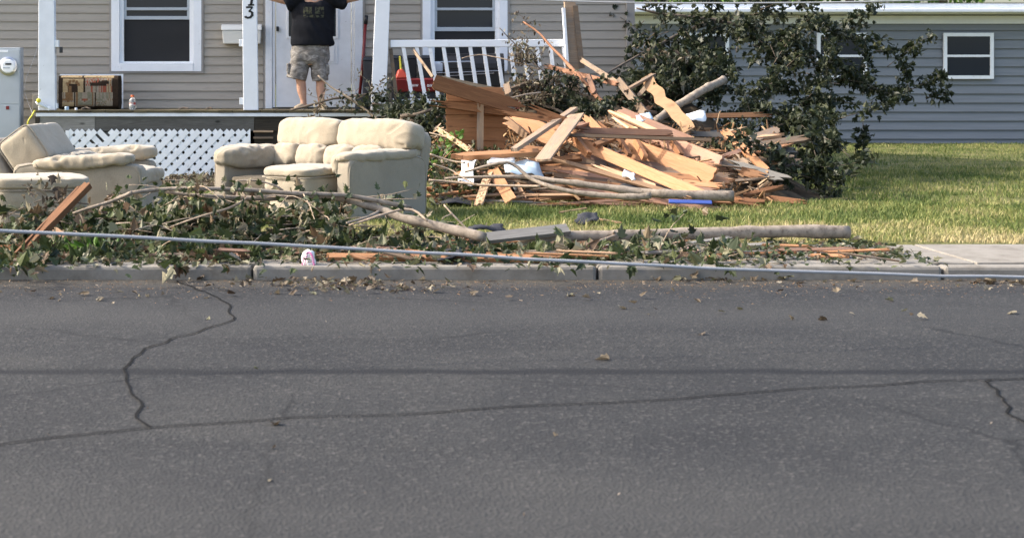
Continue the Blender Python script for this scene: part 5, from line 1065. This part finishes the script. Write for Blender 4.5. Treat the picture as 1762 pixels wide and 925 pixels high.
tag(scatter('grass_tuft', [(random.gauss(X(140, 13.6), .1), random.gauss(13.6, .08), random.uniform(.0, .07)) for _ in range(140)], .09, MT['live'], None, OVAL), 'bright green weed tuft at the bottom left of the heap', 'weed')
# --- lumber in the foreground
plank('stud', 'brown stud leaning up right before the ottoman', FP(36, 436, 13.2), FP(153, 317, 13.7), .070, .045, 'red_wood', (-.6, -.75, .2), (.03, .01), cat='stud')
plank('lath', 'thin brown lath leaning beside the stud before the ottoman', FP(26, 437, 13.15), FP(137, 321, 13.75), .024, .02, 'red_wood', (-.6, -.75, .2), (.02, .01), cat='lath')
plank('splinter', 'pale orange splinter lying just above the cable at left', FP(92, 393, 14.0), FP(118, 412, 13.9), .045, .012, 'pale', FT, (.02, .05), cat='splinter', pointed=.5)
for lb_, x0, y0, x1, y1, wd, mt in (('dark red board lying lowest at the bottom left', -30, 444, 108, 437, .075, 'red_wood'), ('dark red board lying behind another at the bottom left', -20, 435, 130, 431, .05, 'red_wood'), ('pinkish board lying along the bottom under the cable middle', 585, 438, 745, 439, .07, 'pinkw'),
        ('long orange board lying along the bottom middle', 560, 449, 935, 452, .06, 'fir'), ('orange board lying along the bottom right of the grey scrap', 790, 446, 1010, 451, .05, 'fir'), ('pinkish board lying along the bottom under the leaves at left', 280, 448, 430, 449, .05, 'pinkw'), ('brown board half buried in leaves at the bottom', 410, 440, 530, 436, .06, 'pinkw'),
        ('pale lath lying on the lawn right of the torn shingle', 1022, 381, 1068, 389, .02, 'pale'), ('short thin pale splinter on the lawn left of the torn shingle', 1000, 383, 1022, 377, .012, 'pale'), ('thin straw lath lying on the lawn near the pile front', 962, 371, 1010, 363, .02, 'pale')):
    a, b = lift(G(x0, y0), .03), lift(G(x1, y1), .03); plank('plank', lb_, a, b, wd, .035 if wd > .03 else .012, mt, (-.1, -.45, .9), (.03, .05))
for lb_, x0, x1, y0, y1 in (('pinkish red insulation board on the sidewalk right of the leaves', 970, 1070, 436, 446), ('pinkish red insulation board on the sidewalk at the right edge', 1120, 1225, 428, 441)):
    sheet('insulation_board', lb_, 'board', [lift(G(x0, y1), .03), lift(G(x1, y1 - 2), .03), lift(G(x1, y0), .035), lift(G(x0 + 10, y0), .04)], 'ins', .02, .02)
sheet('shingle', 'grey shingle scrap under the cable at the bottom middle', 'shingle', [lift(G(752, 455), .04), lift(G(800, 454), .05), lift(G(792, 440), .08), lift(G(758, 441), .07)], 'shingle', .01, .04)
# --- small loose wood and twigs along the bottom
ZS = [(120, 'below the ottoman'), (270, 'below the armchair'), (420, 'below the lattice gap'), (530, 'left of the striped cloth'), (680, 'right of the striped cloth'), (850, 'by the grey shingle scrap'), (1000, 'below the weathered grey board'), (1150, 'before the thick log'), (1350, 'right of the log twigs'), (9999, 'beyond the end of the thick log')]
for i in range(110):
    px = random.uniform(-10, 1500); py = random.uniform(422, 474) if px < 1230 else random.uniform(430, 480); ln = random.uniform(.08, .75); an = random.gauss(0, .3); zg = 0 if py < 455 else -.09; Y = (CH - zg) * FPX / (py - HY); a = P(px, py, Y); a.z += random.uniform(.015, .05); b = a + V((math.cos(an) * ln, math.sin(an) * ln * .6, random.uniform(-.01, .04))); mt = random.choice(['fir', 'pinkw', 'red_wood', 'tan', 'pale', 'greywood', 'brownw']); wd = random.uniform(.01, .05)
    if 12.86 < a.y < 13.2: a.z += .05
    plank('splinter', '%s %s splinter %s %s' % ('long' if ln > .4 else 'short', WN[mt] + (' broad' if wd > .03 else ''), 'on the sidewalk' if py < 455 else 'in the gutter', zone(px, ZS)), a, b, wd, .012, mt, (0, -.4, .9), (.08, .08), 'splinters along the sidewalk', cat='splinter')
ZT = [(120, 'before the ottoman'), (270, 'before the armchair'), (360, 'before the grass gap'), (460, 'before the left arm of the loveseat'), (600, 'before the loveseat seat'), (9999, 'before the loveseat side')]
for i in range(38):
    px = random.uniform(-10, 760); p = G(px, random.uniform(392, 440)); p.z += random.uniform(.02, .22) * (1 if px < 600 else .4); ln = random.uniform(.25, .7); an = random.gauss(.05, .3); mt = random.choice(['twig', 'bark', 'darkbark', 'darkbark'])
    o, _ = limb('loose_twig', [p, p + V((math.cos(an) * ln * .5, random.uniform(-.1, .1), math.sin(an) * ln * .35 + .03)), p + V((math.cos(an) * ln, random.uniform(-.2, .2), math.sin(an) * ln * .6))], .006, .003, MT[mt], None, 8, .008, 6, False)
    tag(o, '%s %s bare twig in the leafy heap %s' % ('long' if ln > .45 else 'short', {'twig': 'pale', 'bark': 'grey', 'darkbark': 'dark'}[mt], zone(px, ZT)), 'twig', 'loose twigs in the foreground heap')
# striped cloth
ck = thing('striped_cloth', 'crumpled white cloth with pink stripes at the bottom middle', 'cloth', G(531, 452))
def lobe(nm, off, mt, a, w_):
    m_ = MB(); ps = [P(521 + off, 458, 12.95), P(523 + off, 445, 12.95), P(530 + off * .6, 434, 12.97), P(536 + off * .6, 440, 12.95), P(541 + off * .5, 458, 12.93)]
    m_.tube(wiggle(ps, 14, .006), [w_ * (1 + .25 * math.sin(i)) for i in range(15)], 8).build(nm, MT[mt], ck, smooth=True)
cushion('fold', MT['foam'], ck, Matrix.Translation(P(531, 447, 13.0)), (0, 0, 0), (.042, .04, .065), 2.4, .012, (20, 20, 20), n=12)
lobe('stripe', -1, 'pinkcloth', 0, .004); lobe('stripe', 2.5, 'pinkcloth', 0, .003)

# --- foreground cable and the high cable
tag(MB().tube(wiggle([P(-160, 388, 8.6), P(0, 397, 8.8), P(300, 412.5, 9.0), P(600, 428, 9.2), P(800, 439, 9.3), P(1000, 450, 9.4), P(1300, 464, 9.6), P(1800, 478, 9.9), P(2300, 480, 10.2)], 60, .007), .0085, 10).build('utility_cable', MT['cable'], smooth=True), 'thick grey utility cable sagging across the foreground', 'cable')
tag(MB().tube(wiggle([P(500, -5, 20.5), P(860, -1, 20.5), P(1040, 4, 20.5), P(1200, 5.5, 20.5), P(1500, 3, 20.5), P(2000, -12, 20.5)], 40, 0), .009, 8).build('overhead_cable', MT['cable'], smooth=True), 'thin pale overhead cable running along the top right', 'cable')

# --- boughs on the porch
pb = thing('broken_bough', 'dark forked bough lying on the porch deck at the feet', 'bough', P(580, 185, 23.9))
_, q = limb('limb', [P(500, 189, 23.9), P(535, 181, 23.9), P(575, 170, 23.9), P(622, 164, 23.9), P(650, 160, 23.9)], .016, .012, MT['darkbark'], pb, 14, .008, 8); tp = twigs(pb, q[5:], 7, .35, .005, MT['twig'], .5, .4); scatter('foliage', cloud(tp + q[8:], 70, .04, .05, .04, DZ), .055, MT['dry'], pb, OVAL)
pb = thing('broken_bough', 'light bare bough slanting from the shorts down over the deck edge', 'bough', P(640, 205, 23.6))
_, q = limb('limb', [P(547, 130, 23.8), P(570, 150, 23.8), P(600, 168, 23.75), P(633, 192, 23.7), P(655, 210, 23.6)], .009, .020, MT['twig'], pb, 14, .006, 8); twigs(pb, q[4:], 5, .25, .004, MT['twig'], .5, .5)
pb = thing('broken_bough', 'drooping leaf clump hanging over the deck edge below the feet', 'bough', P(545, 200, 23.8)); _, q = limb('stem', [P(560, 180, 23.8), P(545, 190, 23.75), P(540, 203, 23.75)], .006, .004, MT['twig'], pb, 8, .004, 6); scatter('foliage', cloud(q, 60, .05, .05, .05), .055, MT['dry'], pb, OVAL)
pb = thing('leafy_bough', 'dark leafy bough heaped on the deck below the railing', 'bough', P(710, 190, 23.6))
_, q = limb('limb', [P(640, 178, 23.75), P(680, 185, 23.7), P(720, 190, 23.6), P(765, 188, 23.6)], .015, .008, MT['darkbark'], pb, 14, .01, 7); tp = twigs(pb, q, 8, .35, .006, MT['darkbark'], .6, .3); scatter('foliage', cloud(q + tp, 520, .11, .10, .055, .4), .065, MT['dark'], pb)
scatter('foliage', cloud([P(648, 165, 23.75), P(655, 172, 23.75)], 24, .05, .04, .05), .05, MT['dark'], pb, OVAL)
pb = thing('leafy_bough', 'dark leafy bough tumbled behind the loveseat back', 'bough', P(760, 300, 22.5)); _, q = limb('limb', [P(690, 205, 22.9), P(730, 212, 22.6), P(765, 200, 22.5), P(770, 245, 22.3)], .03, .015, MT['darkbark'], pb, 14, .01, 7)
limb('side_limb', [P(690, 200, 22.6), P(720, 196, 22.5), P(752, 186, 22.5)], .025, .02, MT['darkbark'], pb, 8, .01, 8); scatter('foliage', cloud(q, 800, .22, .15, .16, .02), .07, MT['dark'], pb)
tag(MB().bar(P(672, 84, 24.1), P(683, 174, 24.02), .05, .02, (0, -1, 0)).build('trim_board', MT['tan']), 'torn trim strip leaning along the white post by the railing', 'trim')
plank('branch_stake', 'splintered stick slanting down through the railing to the wide beam', P(710, 84, 24.0), P(746, 134, 23.6), .035, .03, 'tan', FR, (.08, .02), cat='stick')

# --- fallen tree in the pile
def bough_tree(name, label, limbs, leaves):
    t = thing(name, label, 'tree', limbs[0][0][0]); pth = []
    for pts, r0, r1, mt in limbs:
        _, q = limb('limb', pts, r0, r1, MT[mt], t, 18, .012, 9); pth += q
    for (pts, n, s_, mt, size, shp, twn, twl) in leaves:
        roots = [V((p.x + random.gauss(0, s_[0] * .7), p.y + random.gauss(0, s_[1] * .7), max(.1, p.z + random.gauss(0, s_[2] * .7)))) for p in pts for _ in range(max(2, twn // 3))]
        tp = twigs(t, roots, twn, twl, .006, MT['darkbark'], 1, .45); scatter('foliage', cloud(tp, n, .05, .05, .045, .02), size, MT[mt], t, shp, jit=.5)
    return t
bough_tree('fallen_tree', 'brown withered treetop hanging over the right end of the railing',
    [([P(1042, 183, 22.6), P(1000, 135, 22.9), P(960, 92, 23.2), P(925, 55, 23.4), P(900, 38, 23.5)], .030, .010, 'bare'), ([P(1000, 215, 22.4), P(960, 190, 22.6), P(905, 170, 22.8), P(870, 150, 23.0)], .022, .010, 'darkbark'), ([P(960, 140, 23.2), P(920, 110, 23.4), P(880, 70, 23.5), P(860, 48, 23.5)], .012, .005, 'darkbark'), ([P(930, 120, 23.4), P(880, 105, 23.5), P(830, 95, 23.6), P(795, 100, 23.6)], .010, .004, 'twig'), ([P(745, 260, 21.0), P(825, 210, 21.2), P(870, 172, 21.6), P(930, 160, 22.0)], .006, .010, 'twig')],
    [([P(900, 97, 23.4), P(880, 102, 23.4), P(920, 105, 23.4)], 260, (.14, .1, .04), 'dry', .05, OVAL, 9, .3), ([P(905, 165, 22.8), P(925, 155, 22.9), P(890, 182, 22.7), P(940, 178, 22.7)], 900, (.12, .15, .09), 'dry', .055, OVAL, 22, .35), ([P(950, 165, 23.1), P(985, 195, 22.8), P(960, 185, 22.9), P(1000, 165, 23)], 900, (.14, .15, .08), 'dark', .062, LOBED, 22, .35), ([P(905, 48, 23.5), P(885, 65, 23.5), P(865, 40, 23.5)], 70, (.10, .06, .06), 'dry', .04, OVAL, 5, .2)])
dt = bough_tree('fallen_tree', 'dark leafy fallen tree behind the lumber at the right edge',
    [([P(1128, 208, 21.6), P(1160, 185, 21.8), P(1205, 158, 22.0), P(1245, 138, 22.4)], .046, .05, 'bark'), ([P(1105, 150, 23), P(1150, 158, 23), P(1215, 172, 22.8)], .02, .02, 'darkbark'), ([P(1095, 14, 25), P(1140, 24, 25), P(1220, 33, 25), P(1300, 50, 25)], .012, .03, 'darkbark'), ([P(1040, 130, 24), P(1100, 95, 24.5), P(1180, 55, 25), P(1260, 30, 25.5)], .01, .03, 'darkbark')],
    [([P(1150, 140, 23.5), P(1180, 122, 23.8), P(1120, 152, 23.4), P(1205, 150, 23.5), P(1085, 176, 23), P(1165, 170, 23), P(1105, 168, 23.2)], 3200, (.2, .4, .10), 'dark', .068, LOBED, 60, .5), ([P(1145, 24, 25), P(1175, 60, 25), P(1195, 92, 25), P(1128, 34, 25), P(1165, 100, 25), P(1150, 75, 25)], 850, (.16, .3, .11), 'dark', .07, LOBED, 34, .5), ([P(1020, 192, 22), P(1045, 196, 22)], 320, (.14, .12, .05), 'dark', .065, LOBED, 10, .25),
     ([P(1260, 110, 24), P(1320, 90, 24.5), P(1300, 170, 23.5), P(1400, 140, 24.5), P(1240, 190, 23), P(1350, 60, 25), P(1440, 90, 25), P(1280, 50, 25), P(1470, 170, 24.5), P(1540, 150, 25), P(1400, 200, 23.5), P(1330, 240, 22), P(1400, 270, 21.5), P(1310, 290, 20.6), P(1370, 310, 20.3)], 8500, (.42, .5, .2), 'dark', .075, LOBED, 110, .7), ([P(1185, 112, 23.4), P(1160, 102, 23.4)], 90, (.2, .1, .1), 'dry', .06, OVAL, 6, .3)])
plank('limb_stub', 'jagged broken limb stub before the dark fallen tree', P(1098, 168, 22.8), P(1122, 140, 22.9), .06, .05, 'tan', FR, (.02, .12), cat='stub')
# --- branches along the pile front
fbp = thing('fallen_limb', 'pale forked limb lying along the front of the lumber pile', 'branch', G(1100, 345))
limb('limb', [P(1262, 337, 18.5), P(1200, 336, 18.5), P(1150, 334, 18.5), P(1100, 330, 18.6), P(1010, 318, 18.7), P(950, 310, 18.8), P(905, 305, 18.9), P(835, 304, 19), P(765, 307, 19.1)], .055, .010, MT['bark'], fbp, 34, .006, 10)
limb('side_limb', [P(1120, 336, 18.4), P(1085, 339, 18.4), P(1010, 333, 18.5), P(955, 323, 18.6), P(915, 308, 18.8), P(885, 284, 18.9), P(862, 280, 18.9), P(800, 296, 19)], .035, .011, MT['bark'], fbp, 28, .006, 9)
limb('side_limb', [P(930, 320, 18.7), P(890, 320, 18.8), P(825, 318, 18.9), P(780, 313, 19), P(738, 310, 19)], .014, .012, MT['twig'], fbp, 18, .006, 8)
limb('twig', [P(745, 282, 19.1), P(775, 292, 19.1), P(795, 305, 19.0), P(820, 318, 18.9)], .008, .007, MT['twig'], fbp, 10, .004, 6); limb('twig', [P(740, 265, 19.3), P(770, 275, 19.3), P(800, 280, 19.2)], .010, .008, MT['twig'], fbp, 8, .004, 6)
sg = thing('green_sprig', 'fresh light green sprig sprouting at the left of the pile', 'sprig', G(760, 350)); _, q = limb('stem', [P(755, 300, 20), P(765, 265, 20.2), P(785, 245, 20.4)], .006, .003, MT['twig'], sg, 10, .006, 6); scatter('foliage', cloud(q, 90, .10, .1, .09), .06, MT['live'], sg)
# ================================================================== beyond
YN = 38.0
nb = thing('neighbour_house', 'neighbouring house with white eaves and blue grey siding behind the fallen tree', 'house', (X(1300, YN), YN, 0))
nx0, nx1 = X(1060, YN), X(2100, YN)
box('wall', MT['neighbour'], nb, nx0, nx1, YN + .5, YN + 7, -.2, Z(40, YN))
zc = -.1
while zc < Z(42, YN): MB().hexa([(nx0, YN + .44, zc), (nx1, YN + .44, zc), (nx1, YN + .5, zc), (nx0, YN + .5, zc), (nx0, YN + .485, zc + .2), (nx1, YN + .485, zc + .2), (nx1, YN + .5, zc + .2), (nx0, YN + .5, zc + .2)]).build('siding_board', MT['neighbour'], nb); zc += .19
box('fascia', MT['white'], nb, nx0 - .3, nx1, YN, YN + .05, Z(23, YN), Z(6, YN)); box('gutter', MT['cleanwhite'], nb, nx0 - .3, nx1, YN - .12, YN - .002, Z(22, YN), Z(15, YN), .02); box('soffit', MT['white'], nb, nx0 - .3, nx1, YN + .051, YN + .6, Z(24, YN), Z(22, YN)); box('frieze', MT['white'], nb, nx0, nx1, YN + .42, YN + .5, Z(40, YN), Z(26, YN))
box('roof', MT['roofing'], nb, nx0 - .3, nx1, YN - .02, YN + 7.3, Z(5.8, YN), Z(5, YN))
for wx in (1180, 1420, 1640):
    wn = box('window', MT['glass'], nb, X(wx, YN), X(wx + 75, YN), YN + .40, YN + .43, Z(130, YN), Z(62, YN))
    for a, b, c, d in ((-6, 0, 136, 56), (75, 81, 136, 56), (0, 75, 136, 130), (0, 75, 62, 56), (0, 75, 98, 94)): box('frame', MT['cleanwhite'], wn, X(wx + a, YN), X(wx + b, YN), YN + .37, YN + .42, Z(c, YN), Z(d, YN))
for i, (px, s_) in enumerate(((1120, 1.0), (1215, 1.1), (1330, .9), (1460, 1.2), (1620, 1.0))):
    Y = 52 + i; t = thing('shade_tree', ('green tree whose crown shows above the house corner', 'green tree above the eaves at the right edge', 'green tree beyond the right end of the pile', 'broad green tree further right behind the neighbouring house', 'green tree furthest right behind the neighbouring house')[i], 'tree', (X(px, Y), Y, 0), 'trees behind the neighbouring house')
    limb('trunk', [(X(px, Y), Y, -.2), (X(px, Y) + .1, Y, 2.2), (X(px, Y), Y, 4.8)], .22, .10, MT['darkbark'], t, 8, .05, 9)
    cps = [V((X(px, Y) + random.gauss(0, .9 * s_), Y + random.gauss(0, .9), 5.0 + random.gauss(0, .8))) for _ in range(14)]
    scatter('crown', cloud(cps, 1500, .45, .45, .4), .26, MT['live'], t, OVAL)
